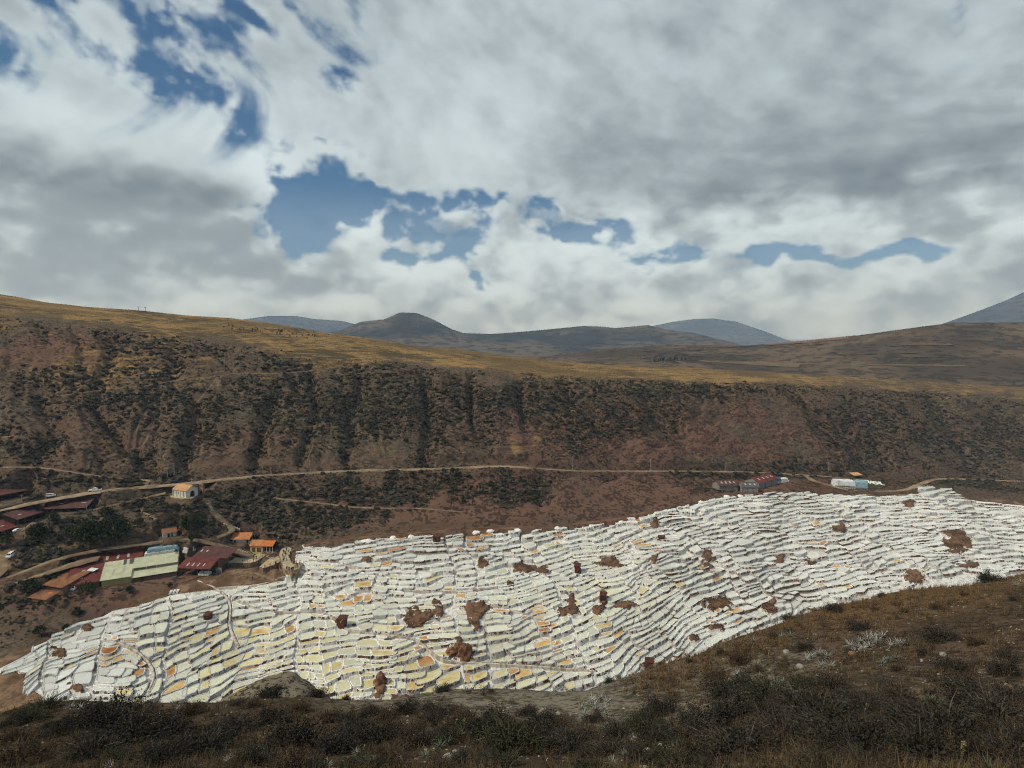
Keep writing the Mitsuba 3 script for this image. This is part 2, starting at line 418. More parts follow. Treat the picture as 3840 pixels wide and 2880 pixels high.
G[sub] = flat.reshape(Gv.shape)

# building plots cut level into the slope: front corners, depth
PLOTS = [((173.4, 497), (187, 499.2), 6.5), ((101.4, 587.4), (177.2, 576.0), 12), ((178.6, 575.4), (211, 576.6), 14), ((44.4, 592.5), (66, 594.4), 14), ((30, 602), (46, 604.5), 5), ((-34, 510), (27, 495.4), 6), ((45.6, 516.4), (86.6, 510.6), 6), ((-38, 556), (16.5, 527.4), 8), ((17.5, 527), (43.5, 517.6), 7), ((162.6, 538.4), (176, 535.8), 5), ((232.5, 542.6), (249, 544.8), 6.5), ((250.5, 551.2), (272.4, 552.8), 6), ((719, 491), (738, 491.2), 9), ((743, 492.4), (758.2, 492.4), 8), ((758.5, 489.2), (777.5, 484.6), 10), ((777, 483.4), (789, 481.8), 4), ((834.8, 487.6), (867, 489.4), 6)]
at = At(G[sub, 20:-20])
flat = G[sub].reshape(-1, 3)
for pl, pr, W_, *ext_ in PLOTS + [((101.4, 587.4), (177.2, 576.0), 8.5, -11.5, 17.0, 11.8)]:
    A_, B_ = at(*pl), at(*pr)
    d_ = (B_ - A_)[:2]; L_ = np.linalg.norm(d_); ux_ = d_ / L_; uy_ = np.array([-ux_[1], ux_[0]])
    if uy_[1] < 0: uy_ = -uy_
    z_ = (A_[2] + B_[2]) / 2
    q_ = flat[:, :2] - A_[:2]
    a_, b_ = q_ @ ux_, q_ @ uy_
    if ext_: a_, b_, L_, z_ = a_ - ext_[0], b_ - ext_[2], ext_[1] - ext_[0], z_ + 2.0
    out_ = np.hypot(np.maximum(0, np.abs(a_ - L_ / 2) - L_ / 2 - .8), np.maximum(0, np.abs(b_ - W_ / 2) - W_ / 2 - 1.2))
    near_ = (out_ < 4) & (np.abs(flat[:, 2] - z_) < 14)
    k_ = sstep(3.2, .3, out_[near_])
    flat[near_, 2] = flat[near_, 2] * (1 - k_) + (z_ - .06) * k_
G[sub] = flat.reshape(Gv.shape)

YARDS = [([(1300, 640), (1350, 580), (1500, 560), (1620, 610), (1540, 690), (1500, 770), (1560, 880), (1680, 950), (1760, 890), (1795, 960), (1740, 1060), (1560, 1120), (1400, 1080), (1350, 1020), (1330, 880), (1260, 740)], (1440, 900), .9),
         ([(820, 1010), (1000, 850), (1150, 815), (1250, 760), (1320, 870), (1250, 930), (1100, 990), (900, 1045)], (1080, 940), .6), ([(60, 930), (280, 790), (640, 800), (770, 705), (1000, 725), (730, 900), (600, 925)], (500, 870), .6)]
Z9 = lambda q: (np.array(q, float) * .0434 + [224, 522.7])


def on_level(px, py, z):
    d = ray(px, py)
    return d * (z / d[..., 2])[..., None]


at = At(G[sub, 20:-20])
flat = G[sub].reshape(-1, 3)
yards = []
for poly_, ref_, up_ in YARDS:
    z_ = at(*Z9([ref_])[0])[2] + up_
    q_ = Z9(poly_)
    pg_ = Polygon(on_level(q_[:, 0], q_[:, 1], z_)[:, :2]).buffer(.6).buffer(-.6)
    yards.append((z_, pg_))
    d_ = np.full(len(flat), 99.0)
    c0_ = np.array(pg_.centroid.coords[0]); cl_ = np.abs(flat[:, :2] - c0_).max(1) < 34
    d_[cl_] = shapely.distance(shapely.points(flat[cl_, :2]), pg_)
    k_ = sstep(4.0, .5, d_) * (np.abs(flat[:, 2] - z_) < 12)
    flat[:, 2] = np.where(flat[:, 2] > z_ - .35, flat[:, 2] * (1 - k_) + (z_ - .35) * k_, flat[:, 2])
    # the ground in front of the retaining wall drops away
    c_ = np.array(pg_.centroid.coords[0])
    fr_ = k_ * (flat[:, 1] < c_[1] - 2) * (d_ > .2)
    flat[:, 2] -= fr_ * 1.6
G[sub] = flat.reshape(Gv.shape)

# salt field: where it lies, from its upper rim
RIM = [(-60, 700), (0, 667), (28, 653), (55, 634), (83, 618), (116, 609), (139, 605), (171, 594), (204, 590), (241, 587), (278, 584), (293, 570), (299, 556), (305, 546), (347, 541), (393, 537), (440, 533), (486, 532), (532, 529), (579, 526), (616, 522), (657, 511.5), (704, 500), (741, 496), (787, 491), (833, 493.5), (880, 496), (907, 495), (921, 487), (944, 487), (963, 499), (990, 502), (1024, 507), (1120, 520), (1300, 540)]
at = At(G[sub, 20:-20])
q = dense(RIM, 400)
rim3 = at(q[:, 0], q[:, 1])
aline = np.stack([np.interp(np.linspace(-120, 1360, 200), COLS, cA[:, i]) for i in range(3)], -1)
field = Polygon(np.vstack([rim3[:, :2], aline[::-1, :2] * .95])).buffer(0)
tip_ = dense([(-140, 676), (10, 672), (27, 671), (25, 683), (44, 697), (62, 706), (66, 722), (-140, 722), (-140, 676)], 120)
tip_ = at(tip_[:, 0], tip_[:, 1])
field = field.difference(Polygon(tip_[:, :2]).buffer(0))
shapely.prepare(field)

# bare earth lumps among the pans (bearing, half size in px)
BARE = [(417, 619, 17, 10), (439, 609, 6, 9), (474, 610, 13, 9), (476, 625, 5, 7), (460.6, 651, 11, 9), (527, 568, 12, 8), (484, 563, 5, 6), (610, 563, 9, 4.5), (624, 606, 9, 5), (598, 609, 5, 5), (708, 557, 7, 8), (656, 525, 5, 6), (567, 611, 9, 5), (571, 598, 4, 6), (603, 599, 4, 8), (719, 605, 14, 5), (693, 638, 6, 5), (717, 627, 10, 5), (956, 543, 14, 13), (915, 578, 12, 6), (839, 529, 7, 4), (771, 605, 8, 6), (811, 563, 6, 3.5), (780, 559, 5, 4), (908, 504, 7, 5), (967, 566, 8, 4), (60, 653, 8, 4), (86, 629, 6, 4), (75, 688, 8, 4), (339, 622, 4, 5), (382, 690, 7, 9), (405, 700, 10, 4), (545, 570, 5, 5), (655, 560, 5, 3), (510, 585, 4, 3), (368, 560, 6, 3), (330, 530.5, 0, 0)]
pxg, pyg, _ = project(G)
bare = np.zeros(pxg.shape)
wn = meshkit.fbm(G / 3.2, 4, 33) - .5
for x, y, a, b in BARE:
    if a: bare = np.maximum(bare, sstep(1.15, .8, np.sqrt(((pxg - x) / a) ** 2 + ((pyg - y) / b) ** 2) + wn * 2.6))
base_z = G[..., 2].copy()          # the ground under the pans before it is lowered
sel = (R2 > 1.5) & (R2 < 3.4)
ins = np.zeros(pxg.shape, bool)
ins[sel] = shapely.contains_xy(field, G[..., 0][sel], G[..., 1][sel])
insf = np.clip(gaussian_filter(ins.astype(float), (1.2, 1.2)) * 1.0, 0, 1)
lump = meshkit.fbm(G / np.array([5.0, 5.0, 3.0]), 4, 34)
G[..., 2] += np.where(R2 < 4, insf * (-.8 + bare * (1.15 + 2.6 * (lump - .35))), 0)

# ---- materials of the ground
SOIL, TAN, RED, DARK = (.088, .067, .047), (.25, .198, .14), (.160, .092, .067), (.024, .023, .018)
GOLD, OLIVE, STRAW = (.31, .195, .085), (.085, .068, .042), (.155, .108, .06)


def hillside_fn(p, n, uv):
    big = fbm(p.x / 30, p.y / 30, p.z / 14, octaves=3)
    m = fbm(p.x / 6, p.y / 6, p.z / 4, octaves=3)
    f = fbm(p.x / 1.3, p.y / 1.3, p.z / 1.3, octaves=3)
    c = mix(SOIL, TAN, smoothstep(.38, .64, m * .45 + f * .55))
    c = mix(c, RED, uv.y * smoothstep(.3, .55, big * .7 + m * .3))
    c = mix(c, DARK, .72 * smoothstep(.49, .57, f * .66 + m * .34))
    streak = fbm(p.x / 16, p.y / 4.0, p.z / 1.2, octaves=3)
    g = mix(OLIVE, GOLD, smoothstep(.38, .60, streak * .7 + .3 * fbm(p.x / 45, p.y / 45, octaves=2)))
    g = mix(g, STRAW, smoothstep(.45, .7, fbm(p.x / 60, p.y / 60, octaves=2)) * .6)
    g = mix(g, DARK, .55 * smoothstep(.56, .66, f * .5 + streak * .5))
    return mix(c, g, smoothstep(.25, .8, uv.x + (m - .5) * 1.3))


def bottom_fn(p, n, uv):
    m = fbm(p.x / 5, p.y / 5, p.z / 3, octaves=3)
    f = fbm(p.x / .9, p.y / .9, p.z / .9, octaves=3)
    soil = mix((.13, .08, .05), (.24, .155, .1), smoothstep(.35, .65, m))
    soil = mix(soil, (.05, .04, .03), .5 * smoothstep(.52, .62, f))
    earth = mix((.055, .034, .024), (.20, .118, .072), smoothstep(.35, .62, f * .5 + m * .5))
    salt = mix((.50, .47, .43), (.76, .76, .74), smoothstep(.36, .56, f * .7 + m * .3))
    salt = mix(salt, earth, smoothstep(.38, .58, uv.y + (f - .5) * 1.5 + (m - .5) * .9))
    return mix(soil, salt, smoothstep(.4, .6, uv.x))


scene['mat_hillside'] = mat('diffuse', reflectance=proc(hillside_fn))
scene['mat_bottom'] = mat('diffuse', reflectance=proc(bottom_fn))
redmap = np.exp(-(((pxg - 700) / 240) ** 2 + ((pyg - 445) / 55) ** 2)) * 1.1 + np.exp(-(((pxg - 560) / 230) ** 2 + ((pyg - 505) / 26) ** 2)) + .8 * np.exp(-(((pxg - 30) / 110) ** 2 + ((pyg - 352) / 22) ** 2)) + .5 * np.exp(-(((pxg - 150) / 200) ** 2 + ((pyg - 440) / 40) ** 2)) + .9 * np.exp(-(((pxg - 150) / 200) ** 2 + ((pyg - 590) / 40) ** 2)) + .25
gold = sstep(4.72, 5.25, R2 + .9 * (meshkit.fbm(np.stack([C2 / 45, R2 * 3, 0 * C2], -1), 4, 77) - .5) * (R2 > 4.3)) + .55 * np.exp(-(((pxg - 110) / 130) ** 2 + ((pyg - 372) / 30) ** 2)) + .35 * sstep(3.0, 3.2, R2) * sstep(4, 3.8, R2) * sstep(300, 150, pxg)
for x_, y_, a_, b_ in ((222, 464, 22, 6), (515, 448, 7, 15), (535, 440, 7, 12), (690, 462, 16, 7), (565, 415, 20, 10), (470, 410, 5, 26), (120, 440, 20, 8), (395, 507, 6, 9)):
    gold += .55 * np.exp(-((pxg - x_) / a_) ** 2 - ((pyg - y_) / b_) ** 2)
gold *= 1 - .45 * sstep(640, 860, pxg) * (R2 > 4.6)
gold = np.where(R2 > 6.5, .35, gold)
m1 = slice(iB - 14, None)
structure('hillside', mikit.ply(gridmesh(G[m1]), 'mat_hillside', smooth=True, uv=np.stack([np.clip(gold, 0, 1), np.clip(redmap * 1.05 - .05, 0, 1)], -1)[m1].reshape(-1, 2)))
m0 = slice(0, iB - 13)
structure('valley_floor', mikit.ply(gridmesh(G[m0]), 'mat_bottom', smooth=True, uv=np.stack([insf, bare], -1)[m0].reshape(-1, 2)))
v = np.array([[math.cos(a) * 11400, math.sin(a) * 11400, -190] for a in np.linspace(0, 2 * math.pi, 49)[:-1]] + [[0, 0, -190.0]])
structure('ground', mikit.ply((v, np.array([[48, i, (i + 1) % 48] for i in range(48)])), 'mat_bottom', uv=np.zeros((49, 2))))

# ---- roads as thin ribbons with a shallow bank
def dirt_road(a, b):
    return mat('diffuse', reflectance=proc(lambda p, n, uv: mix(a, b, smoothstep(.3, .7, .6 * fbm(p.x / 2.2, p.y / 2.2, p.z, octaves=4) + .4 * fbm(p.x / 14, p.y / 14, octaves=2)))))


scene['mat_road'] = dirt_road((.19, .135, .09), (.36, .28, .195))
scene['mat_path'] = dirt_road((.15, .105, .072), (.30, .225, .155))
scene['mat_track'] = dirt_road((.11, .06, .04), (.22, .13, .085))


def ribbon(p, w, lift=.05, skirt=.5):
    t = np.gradient(p[:, :2], axis=0)
    t /= np.linalg.norm(t, axis=1, keepdims=True) + 1e-9
    nrm = np.stack([-t[:, 1], t[:, 0]], -1)
    ww = w / 2 * (1 + 1.1 * (meshkit.fbm(p / 5, 3, 3) - .5))
    R = []
    for k, dzk in ((-1.25, -skirt), (-1, lift), (-.4, lift + .03), (.4, lift + .03), (1, lift), (1.25, -skirt)):
        R.append(np.column_stack([p[:, :2] + nrm * (ww * k)[:, None], p[:, 2] + dzk]))
    return gridmesh(np.array(R))


for name, p, w in lines:
    structure(name, mikit.ply(ribbon(p, w), 'mat_track' if name == 'track' else 'mat_path' if name == 'path' else 'mat_road', smooth=True))

# ---- hills and mountains beyond
def ridge(name, sky, Y, foot, back, bsdf, amp, nf, rows_=46, seed=0, n=260):
    sky = np.array(sky, float)
    c = np.linspace(sky[0, 0], sky[-1, 0], n)
    py = np.interp(c, sky[:, 0], sky[:, 1])
    y = np.interp(c, *np.array(Y, float).T)
    top = ray(c, py) * y[:, None]
    fy = np.interp(c, *np.array(foot[0], float).T)
    zc = fy * CP - foot[1] * SP
    ft = np.stack([(c - 512) / F * zc, fy, np.full(n, foot[1])], -1)
    bk = top * np.array([1.25, 1, 1]) + np.array([0, back, 0]); bk[:, 2] = foot[1]
    u = np.linspace(0, 1, rows_)[:, None, None]
    s = u ** 1.25
    front = np.concatenate([ft + (top - ft) * np.concatenate([u, u, s], -1), top + (bk - top) * np.linspace(.15, 1, 8)[:, None, None]])
    e = np.concatenate([np.sin(np.linspace(0, 1, rows_) * math.pi) ** .7, np.zeros(8)])[:, None]
    e = e + .25 * np.concatenate([np.zeros(rows_ - 6), np.ones(6), np.zeros(8)])[:, None] * 0
    d = (meshkit.fbm(front * nf, 5, seed) - .5) + .6 * (np.abs(meshkit.fbm(front * nf * .7 + 5, 4, seed + 9) - .5) - .2)
    front[..., 2] += amp * d * e
    return structure(name, mikit.ply(gridmesh(front), bsdf, smooth=True)), front


def mount_fn(c1, c2, s, tree):
    def fn(p, n, uv):
        a = fbm(p.x / s, p.y / s, p.z / (s * .4), octaves=4)
        b = fbm(p.x / (s * .12), p.y / (s * .12), p.z / (s * .06), octaves=3)
        c = mix(c1, c2, smoothstep(.35, .65, a))
        return mix(c, tree, smoothstep(.52, .6, b) * .7)
    return mat('diffuse', reflectance=proc(fn))


scene['mat_field_hill'] = mount_fn((.075, .056, .04), (.14, .10, .066), 110.0, (.032, .03, .025))
scene['mat_near_mountain'] = mount_fn((.035, .037, .036), (.115, .09, .066), 300.0, (.022, .025, .024))
scene['mat_far_mountain'] = mount_fn((.035, .04, .05), (.075, .072, .072), 700.0, (.03, .033, .036))
_, FH = ridge('field_hill', [(480, 362), (546, 356), (602, 349.5), (671, 345), (741, 346), (787, 342.6), (856, 335.6), (926, 326), (954, 322.7), (1024, 322.7), (1150, 330), (1350, 345)], [(480, 1500), (700, 1450), (900, 1150), (1350, 1000)], ([(480, 1000), (800, 800), (1350, 780)], -66), 500, 'mat_field_hill', 16, 1 / 150, 70, 3, 420)
ridge('mountain', [(250, 352), (342, 329.6), (361, 321.7), (384, 319.4), (400, 312.5), (417, 313), (433, 319.4), (451, 328.7), (463, 333), (491, 334), (518.5, 332), (546, 329.6), (583, 326), (600, 326.5), (616, 328), (648, 325), (667, 329.6), (694, 333), (722, 340), (760, 349), (800, 352)], [(250, 3300), (800, 3300)], ([(250, 2500), (800, 2500)], -66), 1500, 'mat_near_mountain', 90, 1 / 420, 60, 11, 420)
ridge('mountain', [(120, 335), (250, 318.5), (268, 316), (296, 316), (315, 319), (342, 321), (400, 335), (470, 345)], [(120, 6800), (470, 6800)], ([(120, 5600), (470, 5600)], -72), 2000, 'mat_far_mountain', 200, 1 / 900, 40, 12)
ridge('mountain', [(560, 348), (620, 334), (648, 327), (671, 322), (694, 319), (713, 318.5), (736, 321.7), (764, 331), (787, 340), (820, 348)], [(560, 8200), (820, 8200)], ([(560, 6800), (820, 6800)], -72), 2500, 'mat_far_mountain', 240, 1 / 1000, 40, 13)
ridge('mountain', [(840, 345), (900, 336), (944, 326), (967.5, 315), (986, 308), (1004.5, 301), (1024, 292), (1070, 282), (1160, 280), (1260, 290), (1420, 320)], [(840, 4600), (1420, 4600)], ([(840, 3600), (1420, 3600)], -70), 2500, 'mat_far_mountain', 160, 1 / 700, 40, 14)

at_far = At(FH)
scene['mat_field_tan'] = mat('diffuse', reflectance=proc(lambda p, n, uv: mix((.12, .09, .055), (.175, .128, .08), fbm(p.x / 14, p.y / 50, octaves=3))))
scene['mat_field_red'] = mat('diffuse', reflectance=proc(lambda p, n, uv: mix((.14, .085, .062), (.20, .125, .09), fbm(p.x / 14, p.y / 50, octaves=3))))
for m, quad in [('tan', [(815, 361), (880, 366.5), (964, 367), (986, 357), (900, 353), (830, 352)]), ('red', [(765, 344.5), (842, 336.2), (858, 335.6), (800, 352), (762, 352)]), ('tan', [(700, 362), (798, 368), (806, 360), (740, 352.5), (690, 352)]), ('red', [(640, 351.5), (720, 354), (775, 357), (742, 362), (640, 359)]), ('red', [(690, 346.5), (755, 347), (735, 351), (660, 350.5)]), ('tan', [(880, 345), (940, 340), (955, 346), (900, 350)])]:
    pg = Polygon(quad).buffer(0)
    minx, miny, maxx, maxy = pg.bounds
    rowsF = []
    for fy in np.linspace(miny + .15, maxy - .15, 22):
        x = pg.intersection(LineString([(minx - 1, fy), (maxx + 1, fy)]))
        if x.is_empty: continue
        xs = np.linspace(x.bounds[0], x.bounds[2], 60)
        pts = at_far(xs, np.full(60, fy)); pts[:, 2] += .9
        rowsF.append(pts)
    structure('field', mikit.ply(gridmesh(np.array(rowsF)), f'mat_field_{m}', smooth=True))
# ---------------------------------------------------------------- the salt pans
def brine_fn(p, n, uv):
    t = uv.x
    stops = [(0.0, (.66, .68, .665)), (.2, (.64, .65, .54)), (.38, (.63, .625, .44)), (.55, (.66, .57, .27)), (.7, (.60, .36, .13)), (.85, (.46, .2, .055)), (1.0, (.26, .095, .025))]
    a = fbm(p.x / 2.6 + uv.y * 9, p.y / 2.6, octaves=3)
    t = t + (a - .5) * .22 * smoothstep(.12, .5, t)
    c = mi.Color3f(*stops[0][1])
    for (s0, c0), (s1, c1) in zip(stops[:-1], stops[1:]):
        k = dr.clip((t - s0) / (s1 - s0), 0, 1)
        c = c * (1 - k) + mi.Color3f(*c1) * k
    crust = smoothstep(.55, .75, fbm(p.x / .8, p.y / .8, octaves=3)) * .5 * (1 - smoothstep(.3, .6, uv.x))
    c = mix(c, (.76, .765, .745), crust)
    return c * (.80 + .26 * uv.y)


def salt_fn(p, n, uv):
    # uv.x: 1 on the rim's top, 0 at the foot of the wall; uv.y: how much earth shows on this pan's wall
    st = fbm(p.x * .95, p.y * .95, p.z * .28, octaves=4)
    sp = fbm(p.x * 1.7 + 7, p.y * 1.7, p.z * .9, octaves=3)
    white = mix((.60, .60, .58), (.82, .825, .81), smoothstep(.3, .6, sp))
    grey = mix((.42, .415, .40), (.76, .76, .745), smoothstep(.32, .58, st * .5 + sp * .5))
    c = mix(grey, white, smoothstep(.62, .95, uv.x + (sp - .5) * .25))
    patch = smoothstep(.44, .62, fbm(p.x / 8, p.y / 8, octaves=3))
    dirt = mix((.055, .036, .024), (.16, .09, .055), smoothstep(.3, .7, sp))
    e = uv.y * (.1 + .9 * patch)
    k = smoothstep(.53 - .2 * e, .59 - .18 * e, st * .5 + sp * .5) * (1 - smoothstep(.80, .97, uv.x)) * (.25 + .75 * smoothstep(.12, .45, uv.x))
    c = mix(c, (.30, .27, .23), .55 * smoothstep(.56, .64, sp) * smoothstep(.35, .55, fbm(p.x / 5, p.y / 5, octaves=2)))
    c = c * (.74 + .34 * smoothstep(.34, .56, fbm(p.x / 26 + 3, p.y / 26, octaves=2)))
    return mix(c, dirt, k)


scene['mat_brine'] = mat(base_color=proc(brine_fn), roughness=.22, specular=.5)
scene['mat_salt'] = mat('diffuse', reflectance=proc(salt_fn))
gA = np.stack([np.interp(COLS, COLS, cA[:, i]) for i in range(3)], -1)


def knot(c):
    a = np.stack([np.interp(c, COLS, cA[:, i]) for i in range(3)], -1)
    b = np.stack([np.interp(c, COLS, cB[:, i]) for i in range(3)], -1)
    L = np.linalg.norm((a - b)[..., :2], axis=-1)
    return a, b, L


def slope_at(c0, v):
    """Bearing c0 on the upper line, v metres down from it (with the lean of the drainage lines)."""
    lean = np.interp(c0, [-100, 0, 150, 330, 430, 540, 700, 900, 1100], [-.10, -.25, -.3, 0, .12, .8, 1.0, 1.1, 1.1])
    wz = np.stack([c0 / 38, v / 15, 0 * v], -1)
    c = c0 + lean * v + 22 * (meshkit.fbm(wz, 3, 71) - .5)
    v = v + 7.0 * (meshkit.fbm(wz * .9 + 4, 3, 72) - .5)
    a, b, L = knot(c)
    return b + (a - b) * (v / L)[..., None]


_tc, _tv = np.arange(-200.0, 1240, 1.5), np.arange(-16.0, 136, 1.0)
_TV, _TC = np.meshgrid(_tv, _tc)
_TP = slope_at(_TC, _TV)


def slope_at(c0, v):
    k = [(np.asarray(c0) + 200.0) / 1.5, np.asarray(v) + 16.0]
    return np.stack([map_coordinates(_TP[..., i], k, order=1, mode='nearest') for i in range(3)], -1)


_LN = meshkit.noise(np.stack(list(np.meshgrid(np.arange(0, 140, .25), np.arange(-3, 14, .25), indexing='ij')) + [np.zeros((560, 68))], -1), 4)
base_tree = cKDTree(G[(R2 > 1.6) & (R2 < 3.6)][:, :2])
base_zs = base_z[(R2 > 1.6) & (R2 < 3.6)]
bare_s = bare[(R2 > 1.6) & (R2 < 3.6)]


def ground_z(xy):
    d, i = base_tree.query(xy, k=3)
    w = 1 / (d + .1)
    return (base_zs[i] * w).sum(-1) / w.sum(-1)


CHAN, c = [-150.0], -150.0
while c < 1150:
    c += rng.uniform(13, 34) * (1.0 if c > 250 else 1.3) * (.8 if c > 600 else 1)
    CHAN.append(c)
CHOPEN = rng.random(len(CHAN)) < .30
cells = []                                       # (polygon, level, wall earth)
PATHS = [[(196, 580), (222, 590), (232, 605), (228, 625), (240, 650)], [(213, 588), (262, 585), (300, 571)], [(236, 600), (262, 612), (322, 612), (337, 619), (344, 630), (372, 634), (412, 637), (425, 644), (434, 657), (446, 662), (500, 664), (560, 668), (600, 672)], [(100, 640), (130, 645), (147, 660), (156, 672), (150, 690), (143, 700)], [(385, 640), (425, 622), (455, 615)], [(400, 590), (440, 592), (500, 588)], [(480, 604), (520, 612), (545, 622)], [(610, 545), (640, 530), (690, 520)], [(308, 560), (345, 565), (368, 570)]]
path3, cuts = [], []
atb = At(np.where(((R2 > 1.6) & (R2 < 3.6))[..., None], np.dstack([G[..., :2], base_z]), 1e5)[6:300, 20:-20].reshape(-1, 3)[:, None])
for P_ in PATHS:
    q = dense(P_, 70)
    p = smooth_line(atb(q[:, 0], q[:, 1]), 1.2, 3)
    path3.append(p)
    cuts.append(LineString(p[:, :2]).buffer(.75))
cuts = unary_union(cuts)
shapely.prepare(cuts)


def chaikin(p, n=1):
    for _ in range(n):
        q = np.roll(p, -1, axis=0)
        p = np.stack([.78 * p + .22 * q, .22 * p + .78 * q], 1).reshape(-1, 2)
    return p


for bi, (ca, cb) in enumerate(zip(CHAN[:-1], CHAN[1:])):
    blk = np.random.default_rng(100 + bi)
    tilt = blk.normal(0, .075)
    v = -4 + blk.uniform(0, 3)
    scale = .84 * blk.uniform(.8, 1.25) * (1.12 if cb < 330 else 1.0) * float(np.interp(ca, [480, 680, 900], [1, 1.4, 1.55]))
    vs = [v]
    while v < 125:
        v += blk.uniform(2.5, 6.0) * scale
        vs.append(v)
    mid_c = (ca + cb) / 2
    off = blk.uniform(0, 50)
    open_ = CHOPEN[bi], CHOPEN[bi + 1]

    def line(vv, c):
        return vv + tilt * (c - mid_c) + (2.6 if mid_c < 600 else 4.2) * (map_coordinates(_LN, [((c + 200) / 17 + off % 40) / .25, np.full_like(c, (vv / 13 + 3) / .25)], order=1, mode='nearest') - .5) * 2

    for v0, v1 in zip(vs[:-1], vs[1:]):
        mp = slope_at(np.array([mid_c]), np.array([(v0 + v1) / 2]))[0]
        e0 = slope_at(np.array([ca]), np.array([(v0 + v1) / 2]))[0]
        e1 = slope_at(np.array([cb]), np.array([(v0 + v1) / 2]))[0]
        wid = np.linalg.norm((e1 - e0)[:2])
        n = max(1, int(round(wid / blk.uniform(3.5, 6.8) / float(np.interp(ca, [480, 680, 900], [1, 1.15, 1.3])))))
        u = np.linspace(0, 1, n + 1)
        u[1:-1] += blk.uniform(-.24, .24, max(0, n - 1)) / n
        utop = u + np.concatenate([[0], blk.uniform(-.14, .14, max(0, n - 1)) / n, [0]])[:n + 1]
        ubot = u + np.concatenate([[0], blk.uniform(-.14, .14, max(0, n - 1)) / n, [0]])[:n + 1]
        lev, run = None, 0
        earth = float(np.clip(blk.normal(.22, .33), 0, 1)) * (1.0 if mid_c > 180 else .6) + (.22 if mid_c > 640 else .1 if mid_c > 380 else 0)
        for k in range(n):
            g0 = (.55 / wid if open_[0] else blk.uniform(-1.6, .3) / wid) if k == 0 else 0
            g1 = (.55 / wid if open_[1] else blk.uniform(-1.6, .3) / wid) if k == n - 1 else 0
            ta, tb = utop[k] + g0, utop[k + 1] - g1
            ba, bb = ubot[k] + g0, ubot[k + 1] - g1
            m = 4
            cT = ca + (cb - ca) * np.linspace(ta, tb, m)
            cBm = ca + (cb - ca) * np.linspace(bb, ba, m)
            pts = np.vstack([slope_at(cT, line(v0, cT) + .12), slope_at(cBm, line(v1, cBm) - .12)])[:, :2]
            pts = pts + blk.normal(0, .07, pts.shape) + (slope_at(np.array([cT[0]]), np.array([v1]))[0] - slope_at(np.array([cT[0]]), np.array([v0]))[0])[:2] * blk.normal(0, .08)
            ctr = pts.mean(0)
            if run <= 0:
                lev, run = ground_z(ctr) + blk.uniform(-.1, .4) * (1 if ca < 600 else 1.6), int(blk.integers(1, 5 if ca < 600 else 3))
            run -= 1
            z = .5 * lev + .5 * (ground_z(ctr) + .15) if abs(lev - ground_z(ctr)) > .5 else lev
            cells.append((pts, z, earth))
cen = np.array([c[0].mean(0) for c in cells])
keep = shapely.contains_xy(field, cen)
d, i = base_tree.query(cen)
keep &= (bare_s[i] < .45)
final = []
for (pts, z, earth), k in zip(cells, keep):
    if not k: continue
    r = chaikin(pts)
    pg = Polygon(r)
    if not pg.is_valid:
        pg = pg.buffer(0)
    if cuts.intersects(pg): pg = pg.difference(cuts)
    if pg.geom_type != 'Polygon':
        pg = max(getattr(pg, 'geoms', [pg]), key=lambda g: g.area)
    if pg.is_empty or pg.area < 3.0 or pg.geom_type != 'Polygon': continue
    pg = pg.buffer(-.25).buffer(.25)
    if pg.geom_type != 'Polygon' or pg.is_empty or pg.area < 3: continue
    ring = shapely.segmentize(pg.simplify(.12), 2.2).exterior
    r = np.array(ring.coords)[:-1]
    if not ring.is_ccw: r = r[::-1]
    final.append((r, z, earth, pg.area))


def pan_mesh(r, z, earth, tone, rnd, g):
    """(rim and wall), (brine) of one pan."""
    n = len(r)
    e = np.roll(r, -1, 0) - np.roll(r, 1, 0)
    nr = np.stack([e[:, 1], -e[:, 0]], -1)
    nr /= np.linalg.norm(nr, axis=1, keepdims=True) + 1e-9
    j = lambda s: g.normal(0, s, n)
    w = .26 + np.abs(j(.07))
    top = z + .17 + j(.035)
    L = [np.column_stack([r + nr * (.7 + np.abs(j(.12)))[:, None], np.full(n, z - 3.2)]),
         np.column_stack([r + nr * (.30 + j(.07))[:, None], z - .95 + j(.06)]),
         np.column_stack([r + nr * (.04 + j(.03))[:, None], top - .12]),
         np.column_stack([r - nr * .06, top]),
         np.column_stack([r - nr * w[:, None], top - .02]),
         np.column_stack([r - nr * (w + .1)[:, None], np.full(n, z - .03)])]
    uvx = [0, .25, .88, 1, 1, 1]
    V = np.vstack(L)
    i = np.arange(n); k = (i + 1) % n
    f = []
    for a in range(5):
        f.append(np.stack([a * n + i, a * n + k, (a + 1) * n + k], -1)); f.append(np.stack([a * n + i, (a + 1) * n + k, (a + 1) * n + i], -1))
    uv = np.stack([np.repeat(uvx, n), np.full(6 * n, earth)], -1)
    inner = r - nr * .26
    B = np.vstack([np.column_stack([inner, np.full(n, z)]), [*inner.mean(0), z]])
    bf = np.stack([i, k, np.full(n, n)], -1)
    edge = np.clip(tone * g.uniform(.55, 1.0) + (.07 if tone > .3 else .03) * g.normal(0, 1, n), 0, 1)
    buv = np.stack([np.append(edge, tone), np.full(n + 1, rnd)], -1)
    return (V, np.vstack(f), uv), (B, bf, buv)


